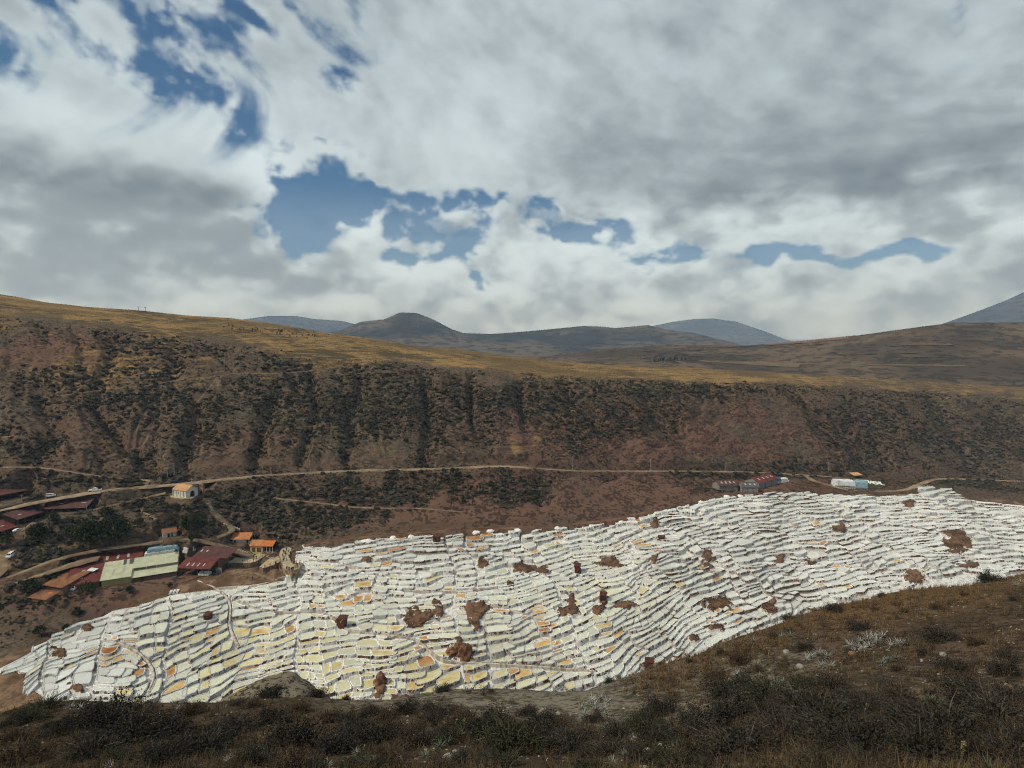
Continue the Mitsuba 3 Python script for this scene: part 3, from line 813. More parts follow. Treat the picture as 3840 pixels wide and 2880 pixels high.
# coloured pans, by bearing: strength 0.7 tan, 0.85 orange, 1 rust
z2 = [(860, 1010, .88), (960, 970, .9), (950, 1020, .88), (1050, 980, .78), (1030, 905, .76), (900, 960, .95), (870, 955, .92), (575, 1080, .7), (635, 1070, .74), (680, 1060, .76), (1165, 1410, .8), (1465, 1415, .84), (1535, 1450, .82), (2135, 1070, .92), (1560, 1235, .84), (1525, 1290, .82), (1690, 1530, .74), (1750, 1530, .76), (1850, 1560, .68), (2000, 1570, .72), (2060, 1590, .76), (1800, 485, .9), (1920, 485, .9), (1900, 550, .88), (1800, 560, .9), (1310, 500, .8), (1310, 585, .85), (1170, 610, .85), (1230, 660, .8), (600, 565, .82), (545, 705, .84), (85, 1430, .6), (230, 1410, .7), (120, 1555, .76), (210, 1245, .76), (460, 1275, .68), (1260, 1205, .68), (1830, 955, .76), (1770, 920, .95), (2030, 430, .84), (2180, 430, .84), (1980, 575, .84), (1260, 820, .5), (720, 700, .64), (1000, 595, .72), (1250, 1400, .7), (1290, 1470, .7), (1680, 1610, .6), (1830, 1620, .7), (2130, 1590, .74)]
z3 = [(140, 1070, .92), (450, 1050, .84), (455, 1100, .8), (400, 1155, .78), (460, 1160, .78), (610, 1200, .85), (550, 1280, .85), (625, 1310, .9), (640, 1390, .88), (1035, 1415, .78), (1320, 1450, .78), (1120, 1390, .72), (1165, 540, .8), (1300, 515, .82), (1330, 550, .8), (1440, 570, .8), (1420, 525, .76), (1305, 350, .9), (1340, 380, .88), (1945, 835, .86), (1895, 770, .85), (1870, 730, .82), (2070, 1095, .78), (1980, 1090, .82), (2020, 1095, .8), (2110, 1095, .78), (1650, 845, .68), (270, 1610, .76), (60, 1590, .76), (140, 1580, .66), (430, 1620, .7), (720, 1530, .7), (1460, 1535, .78), (1640, 1470, .75), (2130, 1190, .72), (1910, 1160, .76), (1000, 1280, .68), (1080, 1210, .66), (1130, 1300, .68), (520, 1350, .72), (630, 505, .84), (630, 480, .84), (480, 600, .76), (500, 1520, .66), (610, 1580, .66)]
z5 = [(810, 485, .92), (770, 485, .9), (740, 540, 1.0), (640, 520, .76), (660, 575, .8), (750, 590, .76), (610, 565, .84), (640, 610, .78), (930, 680, .82), (960, 650, .82), (1145, 670, .9), (1090, 770, .88), (850, 840, .7), (1200, 445, .76), (1290, 430, .74), (1340, 415, .74), (1360, 465, .7), (1360, 535, .72), (1470, 620, .66), (1720, 540, .72), (1550, 600, .62), (1650, 640, .82), (1540, 710, .7), (1140, 800, .64), (1910, 430, .72), (1620, 550, .6), (1700, 500, .66), (1780, 470, .6), (1510, 435, .64), (750, 845, .74), (1380, 770, .62), (1600, 790, .62), (2010, 270, .7), (2060, 262, .74), (1260, 470, .55)]
z4 = [(870, 820, .8), (940, 815, .76), (690, 650, .85), (740, 670, .85), (680, 525, .84), (1440, 295, .85), (1500, 460, .82), (900, 950, .7), (720, 950, .66), (740, 1060, .66), (90, 800, .6), (1040, 695, .74), (1250, 775, .76), (1520, 830, .8), (1590, 465, .76), (2100, 545, .8), (1640, 410, .74), (270, 515, .8), (560, 535, .85)]
COLOR = np.array([(240 + a * .12055, 480 + b * .12055, t) for a, b, t in z2] + [(480 + a * .12055, 480 + b * .12055, t) for a, b, t in z3] + [(a * .15431, 568 + b * .15431, t) for a, b, t in z5] + [(720 + a * .13743, 453.3 + b * .13743, t) for a, b, t in z4])
pc = np.array([[*r.mean(0), z] for r, z, _, _ in final])
px, py, zc = project(pc)
zones = [(210, 655, 110, 45, .22), (420, 640, 150, 40, .16), (330, 600, 60, 30, .13), (560, 600, 110, 60, .17), (470, 690, 120, 30, .24), (640, 590, 60, 40, .12), (300, 690, 140, 30, .24), (360, 670, 100, 30, .2)]
gtone = np.random.default_rng(5)
tone = np.abs(gtone.normal(0, .09, len(final)))
for x, y, a, b, k in zones:
    tone += k * np.exp(-((px - x) / a) ** 2 - ((py - y) / b) ** 2) * gtone.uniform(.3, 2.3, len(final))
u = gtone.random(len(final))
tone = np.where((u < .035) & (px < 640), gtone.uniform(.45, .62, len(final)), tone)
white = (px < 130) & (u > .1)
tone = np.where(white, tone * .4, tone)
tone = np.clip(tone, 0, .56)
dd, ii = cKDTree(np.stack([px, py * 1.6], -1)).query(np.stack([COLOR[:, 0], COLOR[:, 1] * 1.6], -1))
tone[ii] = COLOR[:, 2]
tone[ii[np.argmin(np.hypot(COLOR[:, 0] - 114, COLOR[:, 1] - 651))]] = 1.0

EDGE = [(0, 714.6), (20, 707), (46, 702), (66, 699), (139, 699), (185, 697.6), (216, 700), (241, 695), (272, 694), (301, 694), (341, 697.6), (357, 697), (380, 700), (398, 700), (418, 696), (434, 690), (449, 688), (472, 687.5), (519, 689), (549, 688), (573, 688), (587, 687), (604, 679), (619, 675.5), (642, 670), (665, 665), (683, 656), (706, 650), (721, 642), (744, 636), (768, 627), (783, 620), (794, 612), (814, 609), (837, 606), (875.6, 594), (899, 591), (930, 586), (953, 582), (979, 577), (999, 571), (1024, 569)]
EDGE = np.array(EDGE)
shown = (px > 0) & (px < 1024) & (py < np.interp(px, EDGE[:, 0], EDGE[:, 1]) - 2)
size = np.array([a for *_, a in final]) * (F / zc) ** 2 * np.clip((-pc[:, 2]) / np.linalg.norm(pc, axis=1), 0, 1)
order = np.argsort(-np.where(shown, size, 0))
chosen = set(order[:300].tolist())
gm = np.random.default_rng(9)
rest_s, rest_b = [], []


def hue(t):
    return 'white salt-crusted' if t < .1 else 'milky white' if t < .2 else 'pale cream' if t < .33 else 'pale yellow-green' if t < .46 else 'yellow' if t < .62 else 'tan orange' if t < .77 else 'orange-brown' if t < .95 else 'deep rust-red'


def place_(x, y):
    for n_, c_, r_ in (('beside the viewing platform', (300, 560), 32), ('below the open shelter', (196, 585), 32), ('round the rust-red left pools', (112, 655), 38), ('near the left tip of the pans', (40, 680), 45), ('round the largest earth mound', (417, 618), 34),
                       ('near the conical mound', (462, 651), 30), ('by the leaning lower hut', (648, 660), 36), ('above the lower grassy slope', (480, 676), 62), ('by the leaning brown rock', (380, 682), 42), ('above the grey knoll', (255, 684), 48)):
        if math.hypot(x - c_[0], y - c_[1]) < r_: return n_
    row_ = 'upper' if y < 560 else 'middle' if y < 615 else 'lower'
    side = 'left' if x < 230 else 'left-centre' if x < 400 else 'centre' if x < 560 else 'right-centre' if x < 740 else 'right'
    return f'in the {row_} {side} of the terraces'


def lay(t):
    return 'wide' if t > 52 else 'narrow' if t < 26 else 'mid-sized'


groups_ = {}
for k in chosen:
    groups_.setdefault((hue(tone[k]), place_(px[k], py[k])), []).append(k)
nth = ['first', 'second', 'third', 'fourth', 'fifth', 'sixth', 'seventh', 'eighth', 'ninth', 'tenth', 'eleventh', 'twelfth']
plabel = {}
for (h, w), ks in groups_.items():
    ks = sorted(ks, key=lambda k: px[k])
    for n_, k in enumerate(ks):
        s = f'{h} pan {w}'
        if len(ks) == 1: plabel[k] = (s, None)
        elif len(ks) <= 40: plabel[k] = (f'{s}, {nth[n_] if n_ < 12 else str(n_ + 1) + "th"} of {len(ks)} from left', f'{h} pans {w}')
        else: plabel[k] = (s, f'{h} pans {w}')
for k, (r, z, earth, area) in enumerate(final):
    s, b = pan_mesh(r, z, earth, float(tone[k]), float(gm.random()), gm)
    if k in chosen:
        lab, grp = plabel[k]
        root = thing('salt_pan', lab, 'salt pan', grp)
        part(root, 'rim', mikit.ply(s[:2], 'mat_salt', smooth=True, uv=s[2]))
        part(root, 'brine', mikit.ply(b[:2], 'mat_brine', smooth=True, uv=b[2]))
    elif px[k] > -60 and px[k] < 1120:
        rest_s.append(s); rest_b.append(b)


def joined(L):
    off = np.cumsum([0] + [len(a[0]) for a in L])[:-1]
    return np.vstack([a[0] for a in L]), np.vstack([a[1] + o for a, o in zip(L, off)]), np.vstack([a[2] for a in L])


root = thing('salt_terraces', 'mass of small white and cream salt pans stepping down the slope behind the larger ones', 'salt pans', None, 'stuff')
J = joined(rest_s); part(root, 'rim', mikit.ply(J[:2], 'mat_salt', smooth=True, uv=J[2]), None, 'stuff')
J = joined(rest_b); part(root, 'brine', mikit.ply(J[:2], 'mat_brine', smooth=True, uv=J[2]), None, 'stuff')
print('pans', len(final), 'shown', int(shown.sum()))
scene['mat_salt_path'] = mat('diffuse', reflectance=proc(lambda p, n, uv: mix((.34, .29, .23), (.62, .58, .51), smoothstep(.3, .62, fbm(p.x, p.y, octaves=3)))))
for p in path3:
    structure('footpath', mikit.ply(ribbon(p, .8, .15, 2.0), 'mat_salt_path', smooth=True))
# ---------------------------------------------------------------- the village, sheds, vehicles, people
at = At(G[sub, 20:-20])
scene['mat_plaster'] = solid((.66, .64, .58), amount=.2, freq=.7)
scene['mat_yellow_wall'] = solid((.50, .43, .17), amount=.2, freq=.6)
scene['mat_mud_wall'] = solid((.20, .12, .075), amount=.4, freq=1.2)
scene['mat_stone_wall'] = solid((.25, .18, .11), amount=1.2, freq=1.6)
scene['mat_dark'] = solid((.025, .02, .018), amount=.2)
scene['mat_wood'] = solid((.12, .075, .045), amount=.4)
scene['mat_pole'] = solid((.33, .31, .28), amount=.2)
scene['mat_paving'] = solid((.42, .34, .22), amount=.35, freq=.9)
scene['mat_sheet_grey'] = solid((.25, .24, .23), rough=.5, amount=.3)
scene['mat_glass_dark'] = mat(base_color=rgb(.03, .035, .04), roughness=.1, specular=.5)
scene['mat_clerestory'] = solid((.10, .14, .12), rough=.3, amount=.3)
scene['mat_car_white'] = mat(base_color=rgb(.75, .76, .76), roughness=.25, specular=.5, clearcoat=.6)
scene['mat_car_dark'] = mat(base_color=rgb(.03, .03, .04), roughness=.25, specular=.5, clearcoat=.6)
scene['mat_tyre'] = solid((.02, .02, .02), amount=.1)
scene['mat_sack'] = solid((.72, .72, .69), amount=.25, freq=1.5)
scene['mat_tarp'] = solid((.22, .34, .40), rough=.45, amount=.8, freq=.7)
scene['mat_tarp_blue'] = solid((.05, .08, .22), rough=.5, amount=.4)
scene['mat_tarp_white'] = solid((.62, .65, .67), rough=.5, amount=.4, freq=.6)


def roofing(c, c2, seed, f=1.0):
    def fn(p, n, uv):
        a = fbm(p.x * .5 * f + seed, p.y * .5 * f, p.z * .5, octaves=3)
        b = fbm(p.x * 3 * f, p.y * 3 * f, p.z * 3, octaves=3)
        return mix(c, c2, smoothstep(.3, .7, a * .55 + b * .45))
    return mat(base_color=proc(fn), roughness=.65, specular=.2)


scene['mat_tile_orange'] = roofing((.42, .14, .05), (.55, .25, .11), 1, 1.3)
scene['mat_tile_bright'] = roofing((.50, .145, .035), (.58, .19, .055), 2, 1.3)
scene['mat_tile_pale'] = roofing((.50, .27, .12), (.62, .38, .20), 3, 1.3)
scene['mat_tile_brown'] = roofing((.20, .085, .04), (.34, .17, .09), 4, 1.4)
scene['mat_roof_red'] = roofing((.115, .028, .024), (.17, .05, .042), 5)
scene['mat_roof_maroon'] = roofing((.085, .036, .034), (.13, .06, .053), 6)
scene['mat_roof_green'] = roofing((.42, .44, .30), (.56, .56, .41), 7)
scene['mat_roof_grey'] = roofing((.09, .08, .085), (.15, .13, .135), 8)
scene['mat_roof_rust'] = roofing((.19, .07, .04), (.33, .17, .09), 9)
scene['mat_skylight'] = solid((.42, .40, .36), rough=.4, amount=.3)


class Frame:
    """A building's plan axes: a along the front from its left corner, b away from the viewer, h up."""

    def __init__(s, pl, pr, ground=None):
        g = ground or at
        A, B = g(*pl), g(*pr)
        s.o = A.copy(); s.o[2] = min(A[2], B[2])
        d = (B - A)[:2]
        s.L = float(np.linalg.norm(d))
        s.ux = d / s.L
        s.uy = np.array([-s.ux[1], s.ux[0]])
        if s.uy[1] < 0: s.uy = -s.uy
        s.o[2] = (A[2] + B[2]) / 2

    def p(s, a, b, h):
        q = s.o[:2] + s.ux * a + s.uy * b
        return np.array([q[0], q[1], s.o[2] + h])

    def block(s, m, a0, a1, b0, b1, h0, h1):
        return m.hexa([s.p(a0, b0, h0), s.p(a1, b0, h0), s.p(a1, b1, h0), s.p(a0, b1, h0)], [s.p(a0, b0, h1), s.p(a1, b0, h1), s.p(a1, b1, h1), s.p(a0, b1, h1)])

    def blk(s, *k):
        return s.block(MB(), *k)

    def wedge(s, m, a0, a1, b0, b1, hf, hb, base=-2.5):
        """Walls under a single-pitch roof."""
        return m.hexa([s.p(a0, b0, base), s.p(a1, b0, base), s.p(a1, b1, base), s.p(a0, b1, base)], [s.p(a0, b0, hf), s.p(a1, b0, hf), s.p(a1, b1, hb), s.p(a0, b1, hb)])

    def slope(s, m, a0, a1, b0, b1, h0, h1, t=.14, corr=0):
        """A roof slab from height h0 at b0 to h1 at b1, its ribs proud."""
        m.slab([s.p(a0, b0, h0), s.p(a1, b0, h0), s.p(a1, b1, h1), s.p(a0, b1, h1)], t)
        if corr:
            k = int((a1 - a0) / corr)
            for i in range(k + 1):
                a = a0 + .06 + (a1 - a0 - .24) * i / max(k, 1)
                m.slab([s.p(a, b0 - .02, h0 + .05), s.p(a + .12, b0 - .02, h0 + .05), s.p(a + .12, b1 + .02, h1 + .05), s.p(a, b1 + .02, h1 + .05)], .08)
        return m


def gable(f, W, hw, rise, wall, tile, root, over=.45, a0=0, a1=None, corr=.45):
    a1 = f.L if a1 is None else a1
    m = MB()
    v = [f.p(a, b, h) for a in (a0, a1) for b, h in ((0, -2.5), (W, -2.5), (W, hw), (W / 2, hw + rise), (0, hw))]
    fc = [[0, 1, 2], [0, 2, 4], [2, 3, 4], [5, 7, 6], [5, 9, 7], [7, 9, 8]]
    for i in range(5):
        j = (i + 1) % 5
        fc += [[i, i + 5, j + 5], [i, j + 5, j]]
    m.add(v, fc)
    part(root, 'wall', m.ply(wall))
    sl = rise / (W / 2)
    r = MB()
    f.slope(r, a0 - over, a1 + over, -over, W / 2, hw - over * sl + .16, hw + rise + .16, .12, corr)
    f.slope(r, a0 - over, a1 + over, W + over, W / 2, hw - over * sl + .16, hw + rise + .16, .12, corr)
    f.block(r, a0 - over, a1 + over, W / 2 - .14, W / 2 + .14, hw + rise + .12, hw + rise + .26)
    part(root, 'roof', r.ply(tile))


def openings(f, root, name, spec, bsdf, b=0.0, t=.06):
    for a0, a1, h0, h1 in spec:
        part(root, name, f.blk(a0, a1, b - t, b + t * .5, h0, h1).ply(bsdf))


# chapel on its round terrace
f = Frame((173.4, 497), (187, 499.2)); f.o[2] += .5
root = thing('chapel', 'small white chapel with tiled roof and arched doorway above the stone steps', 'chapel')
gable(f, 6.2, 3.4, 1.9, 'mat_plaster', 'mat_tile_pale', root, .4)
for a in (0.02, .27, .52, .78, .985): part(root, 'buttress', f.blk(f.L * a - .16, f.L * a + .16, -.32, .03, -.4, 2.9).ply('mat_plaster'))
openings(f, root, 'window', [(f.L * .15 - .15, f.L * .15 + .15, 1.5, 2.4), (f.L * .40 - .15, f.L * .40 + .15, 1.5, 2.4)], 'mat_dark')
th = np.linspace(0, math.pi, 13)
arch = [(3.1 + 1.15 * math.cos(t), 1.7 + 1.15 * math.sin(t)) for t in th]
arch = [(4.25, 0)] + arch + [(1.95, 0)]
m = MB()
vv = [f.p(f.L + .05, b, h) for b, h in arch] + [f.p(f.L - .1, b, h) for b, h in arch]
n = len(arch)
m.add(vv, [[0, i, i + 1] for i in range(1, n - 1)] + [[i, (i + 1) % n, n + (i + 1) % n] for i in range(n)] + [[i, n + (i + 1) % n, n + i] for i in range(n)])
part(root, 'door', m.ply('mat_dark'))
root = thing('bell_wall', 'rough stone bell wall with arched opening right beside the white chapel', 'bell wall')
part(root, 'wall', f.blk(f.L - .6, f.L + 1.6, 7.6, 8.6, -2, 5.0).ply('mat_stone_wall'))
part(root, 'opening', f.blk(f.L + .1, f.L + .9, 7.53, 7.62, 0.2, 2.2).ply('mat_dark'))
part(root, 'bell_opening', f.blk(f.L + .2, f.L + .8, 7.53, 7.62, 3.5, 4.6).ply('mat_dark'))
root = thing('terrace', 'curved terrace with low pale wall round the white chapel', 'terrace')
ring = [(f.L / 2 + (f.L / 2 + 3.2) * math.cos(a), 1.2 + 3.6 * math.sin(a)) for a in np.linspace(math.pi * .92, math.pi * 2.08, 22)]
m = MB()
for (a0, b0), (a1, b1) in zip(ring[:-1], ring[1:]):
    q = [f.p(a0, b0, 0), f.p(a1, b1, 0)]
    inw = np.array([f.p(f.L / 2, 1.4, 0) - x for x in q]); inw /= np.linalg.norm(inw, axis=1, keepdims=True)
    c4 = [q[0], q[1], q[1] + inw[1] * .35, q[0] + inw[0] * .35]
    m.hexa([x + [0, 0, -3.0] for x in c4], [x + [0, 0, .12] for x in c4])
part(root, 'parapet', m.ply('mat_stone_wall'))
m = MB()
pts = [f.p(a, b, 0.02) for a, b in ring]
m.add(pts + [f.p(f.L / 2, 3, .02)], [[len(pts), i, i + 1] for i in range(len(pts) - 1)])
part(root, 'paving', m.ply('mat_paving'))

# pale green warehouse
f = Frame((101.4, 587.4), (177.2, 576.0)); L = f.L
root = thing('warehouse', 'long warehouse with pale green roof and yellow front wall above the salt pans', 'warehouse')
s0 = .385 * L
m = f.wedge(MB(), .2, s0, 0, 12, 3.0, 6.1); f.wedge(m, s0, L - .2, 4.2, 12, 4.5, 6.1)
part(root, 'wall', m.ply('mat_yellow_wall'), 'plain yellow wall')
part(root, 'lower_wall', f.wedge(MB(), s0, L - .3, .4, 4.2, 2.0, 3.2).ply('mat_mud_wall'), 'brick red wall under the lower roof')
r = MB(); f.slope(r, -.3, s0, -.5, 12.2, 3.0, 6.3, .15, .9); f.slope(r, s0, L, 4.0, 12.2, 4.65, 6.3, .15, .9)
part(root, 'roof', r.ply('mat_roof_green'))
part(root, 'lower_roof', f.slope(MB(), s0 - .3, L, -.6, 4.6, 2.2, 3.5, .12, .9).ply('mat_roof_green'))
for i, (a0, a1) in enumerate(((.41, .56), (.575, .70), (.715, .99))):
    part(root, 'clerestory', f.blk(a0 * L, a1 * L, 4.12, 4.25, 3.62, 4.45).ply('mat_clerestory' if i < 2 else 'mat_sheet_grey'))
for a0, a1, b0, b1, bs, nm in ((.13, .155, 3.0, 6.5, 'mat_skylight', 'skylight'), (.26, .285, 3.4, 7.0, 'mat_skylight', 'skylight'), (.245, .285, 8.3, 12, 'mat_roof_grey', 'roof_panel'), (.325, .385, 8.3, 12, 'mat_roof_grey', 'roof_panel'), (.95, .99, 5, 12, 'mat_roof_grey', 'roof_panel')):
    h = lambda b: 3.0 + (b + .5) / 12.7 * 3.3 + .08
    part(root, nm, f.slope(MB(), a0 * L, a1 * L, b0, b1, h(b0), h(b1), .06).ply(bs))
part(root, 'railing', f.block(f.block(f.blk(.56 * L, L - .4, -.9, -.84, 1.0, 1.06), .56 * L, L - .4, -.9, -.84, .5, .56), .56 * L, L - .4, -1.1, .4, -1.5, 0.02).ply('mat_sheet_grey'))
part(root, 'door', f.blk(.51 * L, .555 * L, .32, .44, 0, 1.9).ply('mat_wood'))

root = thing('red_shed', 'large L-shaped shed with bright dark red roof wrapped round the green warehouse', 'shed')
part(root, 'wall', f.wedge(f.wedge(MB(), -11.5, -.6, .4, 19, 2.6, 7.0), -6, .46 * L, 12.6, 19.3, 6.0, 7.6).ply('mat_mud_wall'))
part(root, 'roof', f.slope(MB(), -12, -.35, 0, 12.3, 2.8, 6.2, .14, .8).ply('mat_roof_red'))
part(root, 'rear_roof', f.slope(MB(), -10.5, .49 * L, 12.3, 20, 6.35, 8.1, .14, .8).ply('mat_roof_red'))
for i in range(5):
    a = -8 + i * (.49 * L + 6) / 5
    part(root, 'skylight', f.slope(MB(), a, a + .9, 13.6, 16.4, 6.35 + 1.3 / 7.7 * 1.75 + .1, 6.35 + 4.1 / 7.7 * 1.75 + .1, .06).ply('mat_skylight'))
for b in (3.2, 7.6): part(root, 'skylight', f.slope(MB(), -7.5, -6.4, b, b + 1.5, 2.8 + b / 12.3 * 3.4 + .1, 2.8 + (b + 1.5) / 12.3 * 3.4 + .1, .06).ply('mat_skylight'))


def sack_mesh(g, s=(.85, .5, .26)):
    b = trimesh.creation.icosphere(1)
    v = np.sign(b.vertices) * np.abs(b.vertices) ** .6 * np.array(s) / 2 * 1.05
    return v + g.normal(0, .012, v.shape), b.faces


gs = np.random.default_rng(3)
SACKS = [sack_mesh(gs) for _ in range(3)]


def sack_pile(m, f, a0, a1, b0, b1, n, step=.95, dh=.36, front=True):
    for k in range(n):
        for a in np.arange(a0 + k * .12, a1 - k * .12, step):
            for b in (np.arange(b0 + k * .1, b1 - k * .1, .62)):
                if 0 < k < n - 1 and b > b0 + 1.2 and a0 + 1.5 < a < a1 - 1.5: continue
                v, fc = SACKS[gs.integers(3)]
                an = gs.normal(0, .12)
                q = v * 1.12
                q = np.column_stack([q[:, 0] * math.cos(an) - q[:, 1] * math.sin(an), q[:, 0] * math.sin(an) + q[:, 1] * math.cos(an), q[:, 2] * 1.2])
                c = f.p(a + gs.normal(0, .05), b, k * dh + .15)
                m.add(np.column_stack([c[0] + f.ux[0] * q[:, 0] + f.uy[0] * q[:, 1], c[1] + f.ux[1] * q[:, 0] + f.uy[1] * q[:, 1], c[2] + q[:, 2]]), fc)
    return m


def tarp(f, a0, a1, b0, b1, h, drop, bsdf, seed, root_label, cat='tarpaulin', fall=None):
    u, w = np.meshgrid(np.linspace(0, 1, 40), np.linspace(0, 1, 22))
    z = h - drop * (np.maximum(np.abs(u - .5) * 2 - .86, 0) / .14) ** 1.5 - drop * (np.maximum(np.abs(w - .5) * 2 - .72, 0) / .28) ** 1.5
    if fall is not None: z = z - fall * (1 - u) ** 2
    nz = meshkit.fbm(np.stack([u * 14, w * 6, 0 * u + seed], -1), 4, seed)
    z = z + .55 * (nz - .5)
    P = np.array([[f.p(a0 + (a1 - a0) * u[i, j], b0 + (b1 - b0) * w[i, j], z[i, j]) for j in range(40)] for i in range(22)])
    return solo('tarpaulin', mikit.ply(gridmesh(P), bsdf, smooth=True), root_label, cat)


q = f.o.copy()
f2 = Frame((101.4, 587.4), (177.2, 576.0)); L2 = f2.L
f2.o = f2.p(.49 * L2, 12.9, 4.3); f2.L = .5 * L2
root = thing('sack_stack', 'long stack of white salt sacks under a blue-grey tarpaulin behind the green warehouse', 'sack stack')
part(root, 'sacks', sack_pile(MB(), f2, .3, f2.L - .5, 0, 5.0, 8).ply('mat_sack', smooth=True))
part(root, 'plinth', f2.blk(-.5, f2.L + .5, -.5, 6, -6, .02).ply('mat_mud_wall'))
tarp(f2, 1.2, f2.L + .3, .6, 5.8, 4.4, 1.7, 'mat_tarp', 4, 'pale blue-grey tarpaulin over the long sack stack behind the green warehouse')
f2 = Frame((187.2, 552.5), (196, 550.3))
solo('sack_stack', sack_pile(MB(), f2, 0, f2.L, 0, 3, 6).ply('mat_sack', smooth=True), 'short stack of white sacks above the twin maroon roofs', 'sack stack')
f2 = Frame((170.5, 595), (178.5, 592.6))
solo('sack_stack', sack_pile(MB(), f2, 0, f2.L, 0, 1.8, 3, 1.2, .4).ply('mat_sack', smooth=True), 'loose heap of white sacks on the upper rim of the salt pans', 'sack stack')

# twin maroon roofs
f = Frame((178.6, 575.4), (211, 576.6)); L = f.L
root = thing('shelter', 'open shelter with twin maroon roofs and sacks beneath, right of the green warehouse', 'shelter')
part(root, 'wall', f.wedge(MB(), 1, L - .5, 6, 14.5, 5.0, 5.2).ply('mat_mud_wall'))
part(root, 'roof', f.slope(MB(), -.3, L, -.5, 6.5, 3.4, 5.6, .13, .8).ply('mat_roof_red'))
part(root, 'rear_roof', f.slope(MB(), 1.5, L + 3.6, 6.9, 15.5, 5.4, 7.2, .13, .8).ply('mat_roof_maroon'))
for a in (.2, .36, .53, .7): part(root, 'skylight', f.slope(MB(), a * L, a * L + .55, .9, 2.9, 3.4 + 1.4 / 7 * 2.2 + .1, 3.4 + 3.4 / 7 * 2.2 + .1, .05).ply('mat_skylight'))
for a in (.18, .36): part(root, 'skylight', f.slope(MB(), a * L, a * L + .7, 11, 12.6, 5.4 + 4.1 / 8.6 * 1.8 + .1, 5.4 + 5.7 / 8.6 * 1.8 + .1, .05).ply('mat_skylight'))
for a in np.linspace(.1, L - .4, 6): part(root, 'post', f.blk(a, a + .18, 0, .18, -1.5, 3.45).ply('mat_wood'))
part(root, 'end_panel', f.blk(L + .3, L + 3.0, 3.2, 3.3, -1, 2.6).ply('mat_sheet_grey'))
solo('sack_stack', sack_pile(MB(), f, .6 * L, .92 * L, .8, 3, 4).ply('mat_sack', smooth=True), 'white sacks heaped in the front of the twin-roofed shelter', 'sack stack')

# brown tiled house and the rusty shack below it
f = Frame((44.4, 592.5), (66, 594.4)); L = f.L
root = thing('house', 'brown tiled house with long sloping roof left of the red shed', 'house')
part(root, 'wall', f.wedge(MB(), .3, L - 1.9, .3, 11, 3.0, 4.6).ply('mat_mud_wall'))
part(root, 'roof', f.slope(MB(), -.4, L - 1.4, -.5, 11.6, 3.0, 4.95, .16, .5).ply('mat_tile_brown'))
part(root, 'door', f.blk(L - 1.95, L - 1.8, 3, 5, 0, 2.2).ply('mat_dark'))
part(root, 'roof_sheet', f.slope(MB(), L - 4, L - .2, 11.4, 13.6, 5.0, 5.4, .05).ply('mat_tarp_white'), 'white sheet on the upper end of the roof')
f = Frame((30, 602), (46, 604.5)); L = f.L
root = thing('shack', 'rusty lean-to shack below the brown tiled house', 'shack')
part(root, 'wall', f.wedge(MB(), .2, L - .2, .2, 4.6, 1.7, 2.6).ply('mat_mud_wall'))
part(root, 'roof', f.slope(MB(), -.8, L + .3, -.4, 5.2, 1.9, 2.9, .08, .5).ply('mat_roof_rust'))
part(root, 'roof_patch', f.slope(MB(), L * .55, L * .75, 3.2, 4.2, 2.62, 2.8, .05).ply('mat_tile_bright'), 'bright orange patch on the rusty roof')


def long_shed(pl, pr, W, hf, hb, bsdf, label, name='shed', sky=0):
    f = Frame(pl, pr)
    root = thing(name, label, 'shed')
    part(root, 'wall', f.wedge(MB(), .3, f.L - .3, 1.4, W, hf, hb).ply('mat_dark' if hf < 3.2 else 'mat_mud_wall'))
    part(root, 'roof', f.slope(MB(), -.4, f.L + .4, -.6, W + .3, hf, hb + .2, .13, .8).ply(bsdf))
    for a in np.arange(.2, f.L, 3.2): part(root, 'post', f.blk(a, a + .18, -.1, .08, -1.5, hf + .02).ply('mat_wood'))
    for k in range(sky):
        a = f.L * (.25 + .55 * k / max(1, sky - 1))
        part(root, 'skylight', f.slope(MB(), a, a + 1.5, W * .35, W * .35 + .6, hf + (hb - hf) * .42 + .12, hf + (hb - hf) * .5 + .12, .05).ply('mat_skylight'))
    return f


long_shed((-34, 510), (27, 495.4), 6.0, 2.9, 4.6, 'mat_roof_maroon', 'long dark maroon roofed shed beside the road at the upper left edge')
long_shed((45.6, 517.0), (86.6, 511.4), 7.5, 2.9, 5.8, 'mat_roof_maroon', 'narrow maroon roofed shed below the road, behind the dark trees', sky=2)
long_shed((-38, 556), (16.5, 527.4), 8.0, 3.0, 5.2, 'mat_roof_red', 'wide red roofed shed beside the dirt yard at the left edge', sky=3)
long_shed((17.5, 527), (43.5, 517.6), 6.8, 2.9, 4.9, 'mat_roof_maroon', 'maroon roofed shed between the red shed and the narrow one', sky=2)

# small houses
f = Frame((162.6, 538.4), (176, 535.8))
root = thing('house', 'tiny whitewashed house with grey-brown tiles by the upper footpath', 'house')
gable(f, 4.6, 2.2, 1.3, 'mat_plaster', 'mat_tile_brown', root, .4)
openings(f, root, 'door', [(f.L * .35, f.L * .5, 0, 1.7), (f.L * .62, f.L * .72, 0, 1.7)], 'mat_dark')
f = Frame((232.5, 542.6), (249, 544.8)); L = f.L
root = thing('house', 'white house with orange tiled roof above the stepped ramp', 'house')
gable(f, 6.4, 2.4, 1.7, 'mat_plaster', 'mat_tile_orange', root, .7)
openings(f, root, 'door', [(L * .12, L * .2, 0, 1.8), (L * .86, L * .98, 0, 2.0)], 'mat_dark')
part(root, 'gable_screen', f.blk(L - .02, L + .07, .8, 5.6, .8, 2.4).ply('mat_dark'))
for b in (.1, 2.2, 4.3, 6.2): part(root, 'timber_post', f.blk(L + .02, L + .16, b, b + .16, -.5, 2.5).ply('mat_wood'))
f = Frame((250.5, 551.2), (272.4, 552.8)); L = f.L
root = thing('house', 'yellow walled house with bright orange tiled roof beside the viewing platform', 'house')
